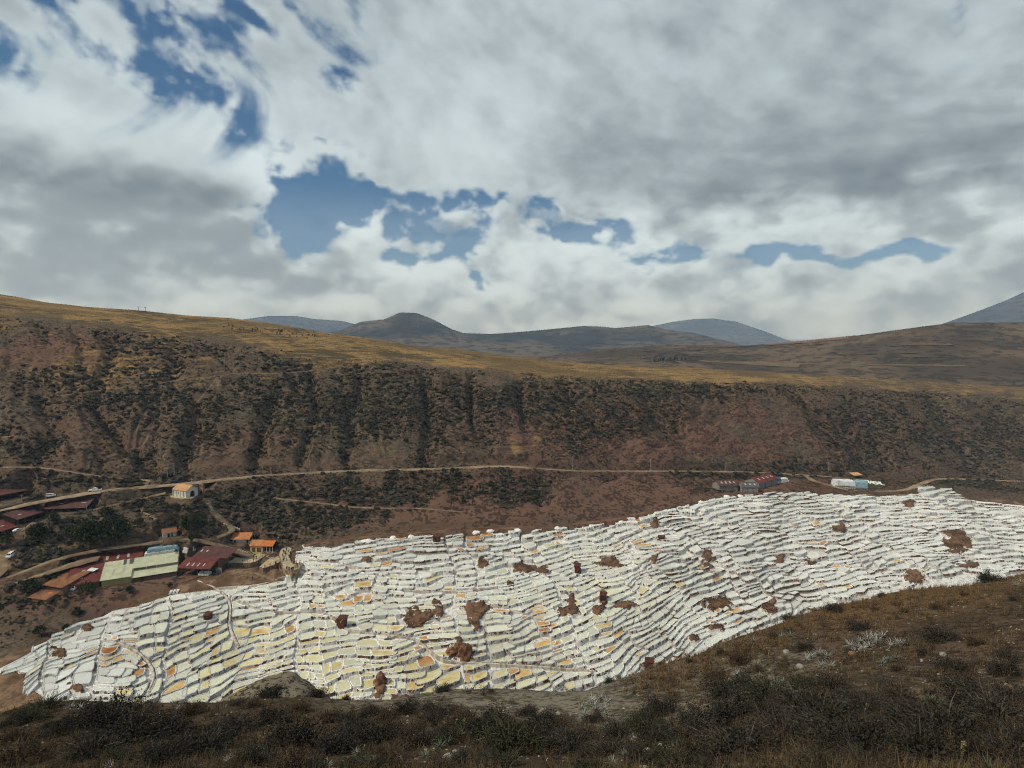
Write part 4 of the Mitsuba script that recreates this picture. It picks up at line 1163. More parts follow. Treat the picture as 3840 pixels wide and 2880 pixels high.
gable(f, 5.6, 2.9, 1.6, 'mat_yellow_wall', 'mat_tile_orange', root, .4, 0, L * .52)
openings(f, root, 'garage_door', [(L * .09, L * .22, 0, 1.9), (L * .31, L * .48, 0, 1.9)], 'mat_wood')
m = MB(); f.slope(m, L * .535, L + .4, -.5, 2.8, 2.95, 4.55, .12, .45); f.slope(m, L * .535, L + .4, 6.1, 2.8, 2.95, 4.55, .12, .45)
part(root, 'shop_roof', m.ply('mat_tile_bright'), 'brighter orange half of the roof over the open shop')
part(root, 'shop_wall', f.blk(L * .54, L, 2.4, 5.4, -2, 2.9).ply('mat_dark'))
for a in (.55, .72, .88, .99): part(root, 'post', f.blk(L * a - .1, L * a + .1, 0, .2, -1.5, 2.9).ply('mat_plaster'))
part(root, 'plinth', f.blk(L * .53, L + .4, -.3, 5.5, -3, .03).ply('mat_stone_wall'))
f = Frame((267, 538.0), (274, 537.6))
root = thing('kiosk', 'small dark wooden kiosk behind the orange roofed house', 'kiosk')
part(root, 'wall', f.blk(0, f.L, 0, 3, -1.5, 2.3).ply('mat_wood'))
part(root, 'roof', f.slope(MB(), -.4, f.L + .4, -.5, 3.4, 2.3, 3.0, .1, .5).ply('mat_roof_grey'))


# paved terraces with stone walls
def plaza(k_, label, name='terrace', cat='terrace'):
    z, pg = yards[k_]
    tm = trimesh.creation.extrude_polygon(pg, 5.0, engine='earcut'); tm.apply_translation([0, 0, z - 5.0])
    root = thing(name, label, cat)
    part(root, 'stone_wall', mikit.ply(tm, 'mat_stone_wall'))
    tm = trimesh.creation.extrude_polygon(pg.buffer(-.25), .12, engine='earcut'); tm.apply_translation([0, 0, z - .1])
    part(root, 'paving', mikit.ply(tm, 'mat_paving'))
    return z, pg


zP, pP = plaza(0, 'rounded stone viewing platform crowded with visitors at the edge of the pans', name='viewing_platform', cat='viewing platform')
zT, pT = plaza(1, 'small paved yard with stone retaining wall left of the viewing platform')
zU, pU = plaza(2, 'wide pale paved yard beside the twin-roofed shelter')


def stairs(a, b, w, n, label, name='stairway'):
    A, B = at(*a), at(*b)
    t = (B - A)[:2]; L_ = np.linalg.norm(t); t /= L_
    u_ = np.array([-t[1], t[0]])
    root = thing(name, label, 'stairs')
    for i in range(n):
        c = A[:2] + t * L_ * (i + .5) / n
        z = A[2] + (B[2] - A[2]) * (i + .5) / n
        part(root, 'step', MB().box(c, t, u_, L_ / n * .72, w, z - .7, z + .28).ply('mat_paving'))


stairs(Z9([(300, 585)])[0], Z9([(690, 740)])[0], 3.4, 9, 'wide stepped ramp descending in front of the yellow walled house')
stairs((223, 523), (240, 529.5), 4.4, 8, 'broad earth steps at the foot of the chapel path')
stairs((208, 503), (213, 513), 2.0, 7, 'narrow earth steps descending from the chapel')
stairs(Z9([(1030, 760)])[0], Z9([(1110, 830)])[0], 2.0, 6, 'short stone stair down to the small paved yard')
stairs((140, 509), (157, 519.5), 1.6, 8, 'pale steps through the shrubs above the whitewashed house')


def fence(px, label, h=1.05, gap=2.6, lift=0, rails=(.55, .98), z=None):
    q = dense(px, 80)
    p = smooth_line(at(q[:, 0], q[:, 1]) if z is None else on_level(q[:, 0], q[:, 1], z), .8, 2)
    s = np.concatenate([[0], np.cumsum(np.linalg.norm(np.diff(p[:, :2], axis=0), axis=1))])
    root = thing('fence', label, 'fence')
    m = MB()
    for d in np.arange(0, s[-1], gap):
        c = np.array([np.interp(d, s, p[:, i]) for i in range(3)])
        m.tube([c + [0, 0, -.4], c + [0, 0, h]], .085, 5)
    part(root, 'post', m.ply('mat_wood'), None, 'stuff')
    for r in rails:
        part(root, 'rail', MB().tube(p[::2] + [0, 0, r], .055, 4).ply('mat_wood'))


fence([(0, 513), (24, 507), (46, 503), (93, 494.4), (139, 489.4), (170, 485.8)], 'wooden rail fence along the near side of the road at upper left')
fence([(208, 483.6), (240, 480), (278, 476.8), (310, 474.6)], 'wooden rail fence along the road right of the chapel')
fence([(89, 512.5), (133, 503), (161, 494.6)], 'rail fence along the short track to the chapel')
fence([(208, 512), (216, 521), (231, 527)], 'rail fence beside the earth steps below the chapel')
fence(Z9([(-350, 420), (0, 530), (230, 580)]), 'rail fence along the upper footpath above the twin-roofed shelter')
fence(Z9([(100, 925), (300, 880), (610, 905)]), 'rail fence along the lower rim of the wide paved yard', z=zU)
fence(Z9([(720, 905), (860, 800), (1000, 720)]), 'rail fence down the right rim of the wide paved yard', z=zU)
fence(Z9([(890, 1030), (1100, 985), (1310, 880)]), 'rail fence round the small paved yard', z=zT)
fence(Z9([(0, 1150), (300, 1050), (680, 1030)]), 'rail fence on the bank below the wide paved yard')
fence(Z9([(1400, 1080), (1560, 1115), (1735, 1050), (1785, 960)]), 'rail round the curved front of the viewing platform', z=zP)
fence(Z9([(1400, 540), (1600, 510), (1850, 480)]), 'rail fence along the top canal right of the platform')

# poles
for x, y, h, w_ in ((86.8, 512.5, 11, 'at the right end of the narrow maroon shed'), (167.4, 477.5, 10, 'left of the pair of posts above the road'), (174.4, 474.5, 12, 'taller one above the road behind the chapel'), (192, 486, 8, 'right behind the chapel roof'), (310, 473, 14, 'first along the valley road right of the chapel'), (434.7, 470.4, 14, 'above the lower slope, second along the valley road'), (571.7, 471.2, 15, 'third along the valley road'), (650.4, 471.8, 13, 'fourth along the valley road'), (726, 472.5, 10, 'behind the grey roofed sheds'), (828, 472, 10, 'on the slope above the pale yard'), (864, 464, 10, 'on the slope above the hillside lettering'), (839, 488, 8, 'beside the long tarped stack'), (22, 500, 6, 'by the road at the far left')):
    p = at(x, y); hm = h / F * project(p)[2]
    root = thing('utility_pole', f'thin grey utility pole {w_}', 'utility pole')
    part(root, 'shaft', MB().tube([p + [0, 0, -1], p + [0, 0, hm]], [.16, .11], 6).ply('mat_pole'))
    part(root, 'crossarm', MB().tube([p + [-.7, 0, hm - .5], p + [.7, 0, hm - .5]], .07, 4).ply('mat_pole'))
for x, w_ in ((138.6, 'left of the two'), (145.5, 'right of the two')):
    p = at(x, 310.5)
    root = thing('mast', f'tiny lattice mast on the left skyline, {w_}', 'mast')
    part(root, 'shaft', MB().tube([p + [0, 0, -1], p + [0, 0, 3.6]], [.3, .15], 4).ply('mat_dark'))
    part(root, 'antenna', MB().tube([p + [-.8, 0, 3.6], p + [.8, 0, 3.6]], .2, 4).ply('mat_dark'))

# ---- vehicles
PROFILE = {'pickup': [(0, .45), (0, 1.0), (.25, 1.12), (1.35, 1.2), (1.95, 1.78), (3.25, 1.8), (3.55, 1.22), (5.2, 1.2), (5.25, .5)], 'car': [(0, .4), (.05, .85), (.9, 1.02), (1.6, 1.5), (3.2, 1.52), (4.1, 1.05), (4.35, .95), (4.4, .42)], 'van': [(0, .4), (.05, 1.0), (.55, 1.25), (1.05, 2.0), (4.6, 2.05), (4.75, 1.9), (4.8, .42)]}


def vehicle(px, py, toward, kind, paint, label, s=1.0, ground=None):
    p, q = at(px, py), at(*toward)
    t = (q - p)[:2]; t /= np.linalg.norm(t)
    u_ = np.array([-t[1], t[0]])
    prof = np.array(PROFILE[kind]) * s
    Lg = prof[:, 0].max(); W = 1.78 * s
    root = thing('van' if kind == 'van' else 'pickup_truck' if kind == 'pickup' else 'car', label, {'pickup': 'pickup truck'}.get(kind, kind))
    P3 = lambda x, y, z: np.array([*(p[:2] + t * (Lg / 2 - x) + u_ * y), p[2] + z])
    pg = prof
    n = len(pg)
    tumble = lambda z: W / 2 - max(0, z - 1.0 * s) * .22
    v = [P3(x, tumble(z), z) for x, z in pg] + [P3(x, -tumble(z), z) for x, z in pg]
    tri = trimesh.creation.triangulate_polygon(Polygon(pg), engine='earcut')[1]
    tri = np.asarray(tri) % n
    f = [list(a) for a in tri] + [[a[0] + n, a[2] + n, a[1] + n] for a in tri]
    for i in range(n):
        j = (i + 1) % n
        f += [[i, j, j + n], [i, j + n, i + n]]
    part(root, 'body', MB().add(v, f).ply(paint))
    for sd in (1, -1):
        for wx in (.85 * s, Lg - .95 * s):
            c = P3(wx, sd * (W / 2 - .1), .34 * s)
            d = np.array([*u_, 0]) * .12 * s
            part(root, 'wheel', MB().tube([c - d, c + d], .35 * s, 12).ply('mat_tyre'))
    top = [k for k in range(n) if pg[k, 1] > 1.4 * s]
    i0, i1 = top[0], top[-1]
    for sd in (1, -1):
        y = lambda z: sd * (tumble(z) + .015)
        a, b = pg[i0], pg[i1]
        x0, x1 = a[0] + .1 * s, b[0] - (.1 if kind != 'car' else .1) * s
        zt, zb = a[1] - .12 * s, a[1] - .5 * s
        quad = [P3(x0 - .3 * s, y(zb), zb), P3(x1 + (.2 if kind != 'van' else 0) * s, y(zb), zb), P3(x1, y(zt), zt), P3(x0, y(zt), zt)]
        off = np.array([*(u_ * sd * .02), 0])
        part(root, 'side_window', MB().hexa(quad, [k + off for k in quad]).ply('mat_glass_dark'))
    a, b = pg[i0 - 1], pg[i0]
    pa, pb = a + (b - a) * .12, a + (b - a) * .9
    nrm = np.array([-(b - a)[1], (b - a)[0]]); nrm /= np.linalg.norm(nrm); nrm *= .02
    quad = [P3(pa[0] + nrm[0], tumble(pa[1]) - .08, pa[1] + nrm[1]), P3(pa[0] + nrm[0], -tumble(pa[1]) + .08, pa[1] + nrm[1]), P3(pb[0] + nrm[0], -tumble(pb[1]) + .1, pb[1] + nrm[1]), P3(pb[0] + nrm[0], tumble(pb[1]) - .1, pb[1] + nrm[1])]
    part(root, 'windscreen', MB().hexa([k - [0, 0, .03] for k in quad], quad).ply('mat_glass_dark'))
    if kind == 'pickup':
        zb = 1.22 * s
        c4 = [P3(3.75 * s, W / 2 - .12, zb), P3(5.1 * s, W / 2 - .12, zb), P3(5.1 * s, -W / 2 + .12, zb), P3(3.75 * s, -W / 2 + .12, zb)]
        part(root, 'load_bed', MB().hexa(c4, [k + [0, 0, .02] for k in c4]).ply('mat_dark'))


vehicle(95, 491.6, (70, 496), 'pickup', 'mat_car_white', 'white pickup truck driving on the road at the left', 1.0)
vehicle(51, 496.6, (60, 494.6), 'van', 'mat_car_white', 'small white van parked by the road at far left, behind the pickup', .75)
vehicle(10.5, 556.5, (5, 566), 'van', 'mat_car_white', 'white minibus with dark windscreen on the lower dirt yard', .95)
vehicle(174.3, 482.6, (160, 484.6), 'car', 'mat_car_dark', 'dark car parked on the road behind the chapel', .88)
vehicle(204.3, 483.2, (180, 486), 'car', 'mat_car_white', 'white car on the road just right of the chapel', .88)
vehicle(75.5, 589.2, (71, 592), 'van', 'mat_car_white', 'white vehicle parked between the brown house and red shed', .8)
vehicle(17.5, 531, (25, 527), 'car', 'mat_car_white', 'white car parked in front of the red roofed shed', .8)
vehicle(4, 547.8, (12, 544), 'car', 'mat_car_dark', 'dark car half hidden at the left edge above the minibus', .8)

# ---- right-hand sheds, stacks, hillside lettering
def big_shed(pl, pr, W, h, rise, bsdf, label, nsk):
    f = Frame(pl, pr); L = f.L
    root = thing('shed', label, 'shed')
    gable(f, W, h, rise, 'mat_sheet_grey', bsdf, root, .5, corr=1.2)
    for k in range(nsk):
        a = L * (k + .7) / (nsk + .4)
        part(root, 'skylight', f.slope(MB(), a, a + 1.0, W * .16, W * .34, h + rise * .32 + .28, h + rise * .68 + .28, .05).ply('mat_skylight'))
    for k in range(4): part(root, 'post', f.blk(L * k / 3 - .12, L * k / 3 + .12, -.1, .02, -1, h - .05).ply('mat_wood'))


big_shed((719, 491), (738, 491.2), 9, 3.6, 2.2, 'mat_roof_maroon', 'maroon roofed shed with pale walls, leftmost above the upper pan rim', 4)
big_shed((743, 492.4), (758.2, 492.4), 8, 3.4, 2.0, 'mat_roof_grey', 'grey roofed shed with pale walls in front of the red one', 3)
big_shed((758.5, 489.2), (777.5, 484.6), 10, 4.0, 2.4, 'mat_roof_red', 'big red roofed shed beside the tarped white stack', 4)
f = Frame((777, 483.4), (789, 481.8))
solo('sack_stack', sack_pile(MB(), f, 0, f.L, 0, 4, 6, 1.3, .45).ply('mat_sack', smooth=True), 'white sack stack with blue edge right of the red roofed shed', 'sack stack')
tarp(f, -.5, f.L * .35, -.2, 4.4, 3.3, 1.5, 'mat_tarp_blue', 8, 'dark blue tarpaulin on the stack beside the red roofed shed')
f = Frame((834.8, 487.6), (867, 489.4))
solo('sack_stack', sack_pile(MB(), f, 0, f.L, 0, 6, 8, 1.4, .5).ply('mat_sack', smooth=True), 'long white sack stack on the road bank left of the hillside lettering', 'sack stack')
tarp(f, -.4, f.L * .66, -.5, 6.5, 4.9, 3.2, 'mat_tarp_white', 9, 'pale grey tarpaulin over most of the long roadside stack')
tarp(f, f.L * .62, f.L + .6, -.6, 6.6, 5.0, 4.2, 'mat_tarp', 10, 'greenish blue tarpaulin over the right end of the long roadside stack')
f = Frame((853.6, 478), (861, 478))
root = thing('hut', 'small open hut with tan roof above the hillside lettering', 'hut')
part(root, 'wall', f.blk(.4, f.L - .4, .8, 3, -1.5, 2.0).ply('mat_wood'))
part(root, 'roof', f.slope(MB(), -.4, f.L + .3, -.6, 3.6, 2.1, 3.3, .12, .5).ply('mat_tile_pale'))
for a in (0, f.L * .5, f.L - .3): part(root, 'post', f.blk(a, a + .2, -.2, 0, -1, 2.2).ply('mat_wood'))

scene['mat_hedge'] = solid((.045, .075, .025), amount=1.2, freq=2)
scene['mat_letter'] = solid((.78, .78, .75), amount=.1)
A, B = at(857.6, 484.6), at(877.4, 486.4)
Cc = at(866, 477.5)
ux3 = (B - A); Lw = np.linalg.norm(ux3); ux3 /= Lw
up3 = (Cc - (A + B) / 2); up3 -= ux3 * up3.dot(ux3); up3 /= np.linalg.norm(up3)
up3 = up3 * .85 + np.array([0, 0, 1]) * .35; up3 -= ux3 * up3.dot(ux3); up3 /= np.linalg.norm(up3)
nn = np.cross(ux3, up3)
if nn[1] > 0: nn = -nn
pad = lambda a, b, k: A + ux3 * a + up3 * b + nn * k
solo('hedge_bank', MB().hexa([pad(-1.5, -1.2, -2.5), pad(Lw + 2.5, -1.4, -2.5), pad(Lw + .5, 6.2, -2.5), pad(-.5, 6.8, -2.5)], [pad(-1.5, -1.2, .35), pad(Lw + 2.5, -1.4, .35), pad(Lw + .5, 6.2, .35), pad(-.5, 6.8, .35)]).ply('mat_hedge'), 'dark green planted bank behind the white hillside letters', 'planted bank')
root = thing('hillside_lettering', 'white letters laid out on the green bank above the road', 'lettering')
xx = 0.0
for ch, dy in (('M', 0), ('A', .1), ('R', .25), ('A', -.2), ('S', -.3), ('A', -.3), ('L', -.35)):
    tm = meshkit.text_mesh(ch, 3.5, .25, bold=True)
    w_ = tm.bounds[1][0] - tm.bounds[0][0]
    V = np.array(tm.vertices) - [tm.bounds[0][0], tm.bounds[0][1], 0]
    V = np.stack([pad(xx + a, 1.7 + dy + b, .37 + c_) for a, b, c_ in V])
    part(root, 'letter_' + ch.lower(), mikit.ply((V, np.array(tm.faces)), 'mat_letter'))
    xx += w_ * (Lw * .97 / 20.5) + .55

# ---- huts and outcrops among the pans
scene['mat_hut'] = solid((.085, .03, .022), amount=.5)
for x, y, w_, h_, tlt, lab in ((436.7, 541.5, 3.0, 3.3, 0, 'dark red hut standing on the upper rim of the pans'), (647.8, 668.5, 2.9, 3.6, .16, 'leaning dark red hut at the lower pan edge by the grassy slope'), (661.6, 538.8, 3.0, 1.4, 0, 'low dark shelter on the right-centre pans'), (208, 619, 2.2, 2.4, .05, 'small dark red hut alone among pale pans at left'), (341, 626, 3.2, 3.8, .2, 'tilted dark red hut with a yellow plank beside the winding path'), (578.5, 572.5, 2.6, 4.0, -.1, 'tall dark red hut beside bare earth in the centre'), (602.5, 601, 2.4, 3.6, .1, 'narrow dark red hut below the earth patch, right of centre')):
    p = atb(x, y); p[2] += .1
    root = thing('hut', lab, 'hut')
    ux, uy = np.array([.97, -.24]), np.array([.24, .97])
    m = MB().box(p[:2], ux, uy, w_, 2.2, p[2] - 1.5, p[2] + h_ * .8)
    m.v[0][4:, 0] += tlt * h_
    part(root, 'wall', m.ply('mat_hut'))
    q = np.array([p[:2] + ux * a * (w_ / 2 + .25) + uy * b * 1.4 for a, b in ((-1, -1), (1, -1), (1, 1), (-1, 1))])
    q[:, 0] += tlt * h_
    part(root, 'roof', MB().slab([[*q[0], p[2] + h_ * .78], [*q[1], p[2] + h_ * .84], [*q[2], p[2] + h_ * 1.0], [*q[3], p[2] + h_ * .95]], .12).ply('mat_hut'))
    if 'plank' in lab: part(root, 'plank', MB().tube([p + [.2, -1.3, h_ * .45], p + [1.3, -1.3, h_ * .85]], .12, 4).ply('mat_yellow_wall'))
    elif h_ > 2: part(root, 'door', MB().box(p[:2] - uy * 1.12, ux, uy, .9, .06, p[2], p[2] + min(1.8, h_ * .6)).ply('mat_dark'))


def lump_mesh(c, r, h, seed, n=2, rough=.35, pw=1.0):
    b = trimesh.creation.icosphere(n)
    v = np.array(b.vertices)
    d = 1 + rough * (meshkit.fbm(v * 1.7 + seed * 3.1, 4, seed) - .5) * 2
    v = v * d[:, None] * np.array([r, r * .85, h])
    return v + c, np.array(b.faces)


scene['mat_outcrop'] = mat('diffuse', reflectance=proc(lambda p, n, uv: mix((.10, .048, .03), (.27, .15, .09), smoothstep(.35, .65, fbm(p.x * .8, p.y * .8, p.z * .8, octaves=4)))))
for x, y, r, h, sd, lab in ((380.5, 684, 2.2, 3.6, 1, 'leaning reddish brown rock rising from the lower pan edge'), (465, 655, 2.6, 4.4, 2, 'conical brown earth mound above the long path'), (452, 652, 2.2, 1.8, 6, 'rounded brown boulder beside the conical earth mound')):
    p = atb(x, y)
    solo('earth_mound', mikit.ply(lump_mesh(p + [0, 0, h * .05], r, h, sd, 3, .6), 'mat_outcrop', smooth=True), lab, 'earth mound')
rim_t = at
scene['mat_salt_pile'] = solid((.80, .79, .76), amount=.2, freq=1.5)
k9 = 0
for x, y, r in ((476, 531.5, 2.2), (490, 530.5, 2.0), (393, 536.5, 1.9), (411, 536, 2.0), (366, 540, 3.4), (491, 530, 1.6), (518, 529.5, 2.0), (557, 527, 1.8), (592, 525, 2.0), (621, 521, 1.7), (633, 518, 1.6), (666, 510, 2.2), (726, 495.5, 2.4), (740, 495, 2.2), (700, 501, 1.8)):
    p = at(x, y + .6); k9 += 1
    solo('salt_pile', mikit.ply(lump_mesh(p - [0, 0, .45], r * .95, 1.05, 20 + k9, 2, .5), 'mat_salt_pile', smooth=True), f'white salt heap on the upper rim of the pans, {nth[k9 - 1] if k9 < 13 else ["thirteenth", "fourteenth", "fifteenth"][k9 - 13]} of fifteen along the rim', 'salt heap', 'salt heaps along the upper rim')

# ---- people
SKIN = ('mat_skin', (.30, .17, .11))
scene['mat_skin'] = solid(SKIN[1], amount=.05)
scene['mat_hair'] = solid((.02, .016, .014), amount=.1)
CLOTH = {'dark': (.03, .03, .035), 'navy': (.03, .045, .10), 'red': (.30, .04, .03), 'white': (.65, .65, .63), 'grey': (.16, .16, .17), 'blue': (.07, .15, .30), 'black': (.015, .015, .016), 'jeans': (.05, .07, .12), 'khaki': (.22, .17, .1)}
for k, c_ in CLOTH.items(): scene['mat_cloth_' + k] = solid(c_, amount=.15)
import manifold3d as m3


def ball(c, r, n=10):
    return m3.Manifold.sphere(r, n).translate([float(x) for x in c])


def bones(js, pairs, grow=0.0):
    parts = [m3.Manifold.batch_hull([ball(js[a][0], js[a][1] + grow), ball(js[b][0], js[b][1] + grow)]) for a, b in pairs]
    out = parts[0]
    for q in parts[1:]: out = out + q
    return out


def person_parts(pose):
    st, arm, lean = pose
    js = {'hip': ((0, 0, .94), .125), 'hl': ((.09, 0, .90), .095), 'hr': ((-.09, 0, .90), .095), 'kl': ((.10, .10 * st, .50), .065), 'kr': ((-.10, -.03 * st, .50), .065), 'al': ((.10, .16 * st, .08), .045), 'ar': ((-.10, -.26 * st, .08 + .05 * st), .045),
          'tl': ((.11, .16 * st + .13, .035), .04), 'tr': ((-.11, -.26 * st + .13, .035 + .03 * st), .04), 'chest': ((0, lean * .5, 1.30), .15), 'sl': ((.17, lean * .6, 1.40), .07), 'sr': ((-.17, lean * .6, 1.40), .07), 'neck': ((0, lean * .7, 1.49), .055), 'head': ((0, lean * .85 + .01, 1.60), .095), 'chin': ((0, lean * .85 + .04, 1.55), .065),
          'el': ((.23, lean * .6 + .08 * arm - .05, 1.12), .047), 'er': ((-.23, lean * .6 - .06 * arm, 1.12), .047), 'wl': ((.20, lean + .30 * arm, .93 + .28 * arm), .035), 'wr': ((-.22, lean + .12 * arm, .90), .035), 'fl': ((.19, lean + .36 * arm, .86 + .34 * arm), .03), 'fr': ((-.21, lean + .16 * arm, .82), .03)}
    legs = [('hl', 'kl'), ('kl', 'al'), ('hr', 'kr'), ('kr', 'ar')]
    top = [('hip', 'chest'), ('chest', 'sl'), ('chest', 'sr'), ('sl', 'el'), ('sr', 'er'), ('el', 'wl'), ('er', 'wr')]
    body = bones(js, legs + [('al', 'tl'), ('ar', 'tr'), ('hip', 'hl'), ('hip', 'hr')] + top + [('wl', 'fl'), ('wr', 'fr'), ('chest', 'neck'), ('neck', 'head'), ('head', 'chin')])
    jacket = bones(js, top, .028)
    trousers = bones(js, legs + [('hip', 'hl'), ('hip', 'hr')], .02)
    h = js['head'][0]
    hair = m3.Manifold.batch_hull([ball((h[0], h[1] - .02, h[2] + .03), .10), ball((h[0], h[1] - .05, h[2] - .03), .075)])
    return [mikit.ply(x, None, smooth=50) for x in (body, jacket, trousers, hair)]


POSES = [person_parts(p) for p in ((.1, .2, 0), (1.0, .3, .03), (.2, 1.0, .06), (.5, .0, .0))]
NAMES = ['body', 'jacket', 'trousers', 'hair']


def person(p, yaw, pose, top, legs, label, group=None):
    root = thing('person', label, 'person', group)
    M_ = T().translate([float(x) for x in p]).rotate([0, 0, 1], float(yaw))
    for nm, sh, bs in zip(NAMES, POSES[pose], ('mat_skin', 'mat_cloth_' + top, 'mat_cloth_' + legs, 'mat_hair')):
        scene[newkey(root + '__' + nm)] = {**sh, 'bsdf': {'type': 'ref', 'id': bs}, 'to_world': M_}


gp = np.random.default_rng(12)
CROWD = [(1345, 790), (1365, 900), (1385, 880), (1380, 830), (1445, 890), (1400, 720), (1422, 712), (1425, 770), (1480, 680), (1500, 810), (1520, 860), (1545, 890), (1560, 930), (1590, 950), (1610, 958), (1640, 960), (1670, 952), (1450, 1085), (1480, 1096), (1510, 1104), (1550, 1112), (1575, 1106), (1600, 1094), (1640, 1060), (1680, 1040), (1700, 1020), (1740, 962), (1530, 735), (1555, 670), (1580, 650), (1370, 700), (1440, 650)]
tops = ['dark', 'navy', 'black', 'grey', 'dark', 'red', 'white', 'black', 'blue', 'navy']
for i, q in enumerate(CROWD):
    px_, py_ = Z9([q])[0]
    p = on_level(px_, py_, zP + .02)
    t_ = tops[i % 10]
    person(p, gp.uniform(-180, 180) if i < 9 else gp.uniform(-70, 30), i % 4, t_, 'jeans' if i % 3 else 'dark', f'person in {t_} jacket standing in the crowd on the stone viewing platform', f'visitors in {t_} jackets on the viewing platform')
for (q, t_, lab) in (((690, 835), 'dark', 'standing on the wide paved yard, left of two'), ((745, 835), 'navy', 'standing on the wide paved yard, right of two'), ((680, 905), 'black', 'on the rim of the wide paved yard'), ((735, 1095), 'navy', 'on the lower steps left of the small yard'), ((790, 1065), 'dark', 'beside the fence below the small yard'), ((850, 1100), 'grey', 'walking below the small paved yard wall'), ((960, 1125), 'black', 'on the bank under the small yard wall'), ((1110, 1110), 'dark', 'alone under the right end of the small yard wall'), ((1190, 985), 'navy', 'leaning at the small yard fence, left one'), ((1215, 980), 'white', 'leaning at the small yard fence, right one'), ((1300, 1045), 'black', 'at the left foot of the viewing platform'), ((1250, 395), 'white', 'by the kiosk above the platform, leftmost'), ((1290, 385), 'dark', 'by the kiosk above the platform, middle'), ((1330, 380), 'black', 'by the kiosk above the platform, rightmost'), ((1180, 475), 'white', 'beside the bright orange roof end'), ((1480, 425), 'dark', 'on the pale path above the platform, left'), ((1520, 435), 'black', 'on the pale path above the platform, right'), ((1390, 505), 'grey', 'walking down to the viewing platform'), ((1340, 505), 'navy', 'beside the wooden stair above the platform'), ((1490, 555), 'dark', 'at the top rail of the viewing platform'), ((655, 1332), 'black', 'alone on the winding trail below the yards'), ((1330, 600), 'red', 'entering the viewing platform')):
    px_, py_ = Z9([q])[0]
    pp_ = on_level(px_, py_, zU + .02) if 'wide paved yard' in lab else at(px_, py_)
    person(pp_, gp.uniform(-180, 180), int(gp.integers(4)), t_, 'jeans', f'person in {t_} jacket {lab}')
for x, y, t_, lab, a in ((722.8, 613.5, 'black', 'bending over the orange tan pools at right-centre', atb), (444, 659, 'black', 'standing where the long path bends among the pans', atb), (33, 529, 'red', 'in the dirt yard by the left sheds, first', at), (25.5, 529.5, 'dark', 'in the dirt yard by the left sheds, second', at), (30.5, 528, 'black', 'in the dirt yard by the left sheds, third', at), (23.5, 538.5, 'dark', 'lower in the dirt yard, left', at), (25, 541, 'white', 'lower in the dirt yard, right', at), (30, 545, 'khaki', 'at the top of the small steps by the minibus', at), (172, 526.5, 'dark', 'in the group behind the whitewashed house, right', at), (165, 525, 'navy', 'in the group behind the whitewashed house, middle', at), (158, 523.5, 'black', 'in the group behind the whitewashed house, left', at), (153, 521, 'dark', 'descending the pale steps through the shrubs', at), (179, 536.5, 'black', 'just right of the whitewashed house', at), (489, 661, 'navy', 'on the pale pans right of the long path', atb)):
    person(a(x, y) + [0, 0, .15], gp.uniform(-180, 180), int(gp.integers(4)), t_, 'dark', f'person in {t_} clothes {lab}')

# ---- trees and saplings
scene['mat_leaf'] = mat('diffuse', reflectance=proc(lambda p, n, uv: mix((.022, .030, .014), (.055, .070, .03), fbm(p.x * .7, p.y * .7, p.z * .7, octaves=3)) * (.7 + .6 * uv.y)))
scene['mat_bark'] = solid((.10, .075, .05), amount=.4)


def cards(c, n_, s, g, up=.3):
    """Small leaf-spray triangles pairs at the points c."""
    d = g.normal(0, 1, (len(c), 3)); d[:, 2] += up; d /= np.linalg.norm(d, axis=1, keepdims=True)
    e = np.cross(d, g.normal(0, 1, (len(c), 3))); e /= np.linalg.norm(e, axis=1, keepdims=True)
    s = s * g.uniform(.6, 1.4, (len(c), 1))
    v = np.stack([c - e * s * .5, c + d * s * .5 - e * s * .05, c + e * s * .5, c - d * s * .4], 1).reshape(-1, 3)
    k = np.arange(len(c))[:, None] * 4
    f = np.vstack([k + [0, 1, 2], k + [0, 2, 3]])
    return v, f, np.repeat(np.stack([np.zeros(len(c)), g.random(len(c))], -1), 4, axis=0)


def tree(px_, base, w, h, seed, label, group=None, name='tree', n_=1500, cat='tree'):
    g = np.random.default_rng(seed)
    p = at(px_, base); sc = project(p)[2] / F
    W_, H_ = w * sc, h * sc * 1.08
    root = thing(name, label, cat, group)
    m = MB()
    m.tube([p + [0, 0, -.8], p + [g.normal(0, .2), 0, H_ * .25], p + [g.normal(0, .4), 0, H_ * .6]], [W_ * .035 + .1, W_ * .028 + .07, .06], 7)
    cl = []
    for k in range(16):
        a, e = g.uniform(0, 6.283), g.uniform(-.25, 1)
        r = W_ / 2 * math.sqrt(1 - min(.96, max(0, e)) ** 2) * g.uniform(.35, .8)
        c = p + [r * math.cos(a), r * math.sin(a) * .85, H_ * (.42 + .36 * e)]
        cl.append((c, W_ * g.uniform(.13, .22)))
        if k < 6: m.tube([p + [0, 0, H_ * .2], (p + c) / 2 + [0, 0, H_ * .05], c], [W_ * .018 + .05, W_ * .012 + .03, .03], 5)
    part(root, 'trunk', m.ply('mat_bark', smooth=True))
    pts = []
    for c, r in cl:
        d = g.normal(0, 1, (n_ // 16, 3)); d /= np.linalg.norm(d, axis=1, keepdims=True)
        pts.append(c + d * r * g.uniform(.45, 1.12, (len(d), 1)) * [1, 1, .8])
    v, f, uv = cards(np.vstack(pts), 0, max(.35, W_ * .055), g)
    part(root, 'crown', mikit.ply((v, f), 'mat_leaf', uv=uv))


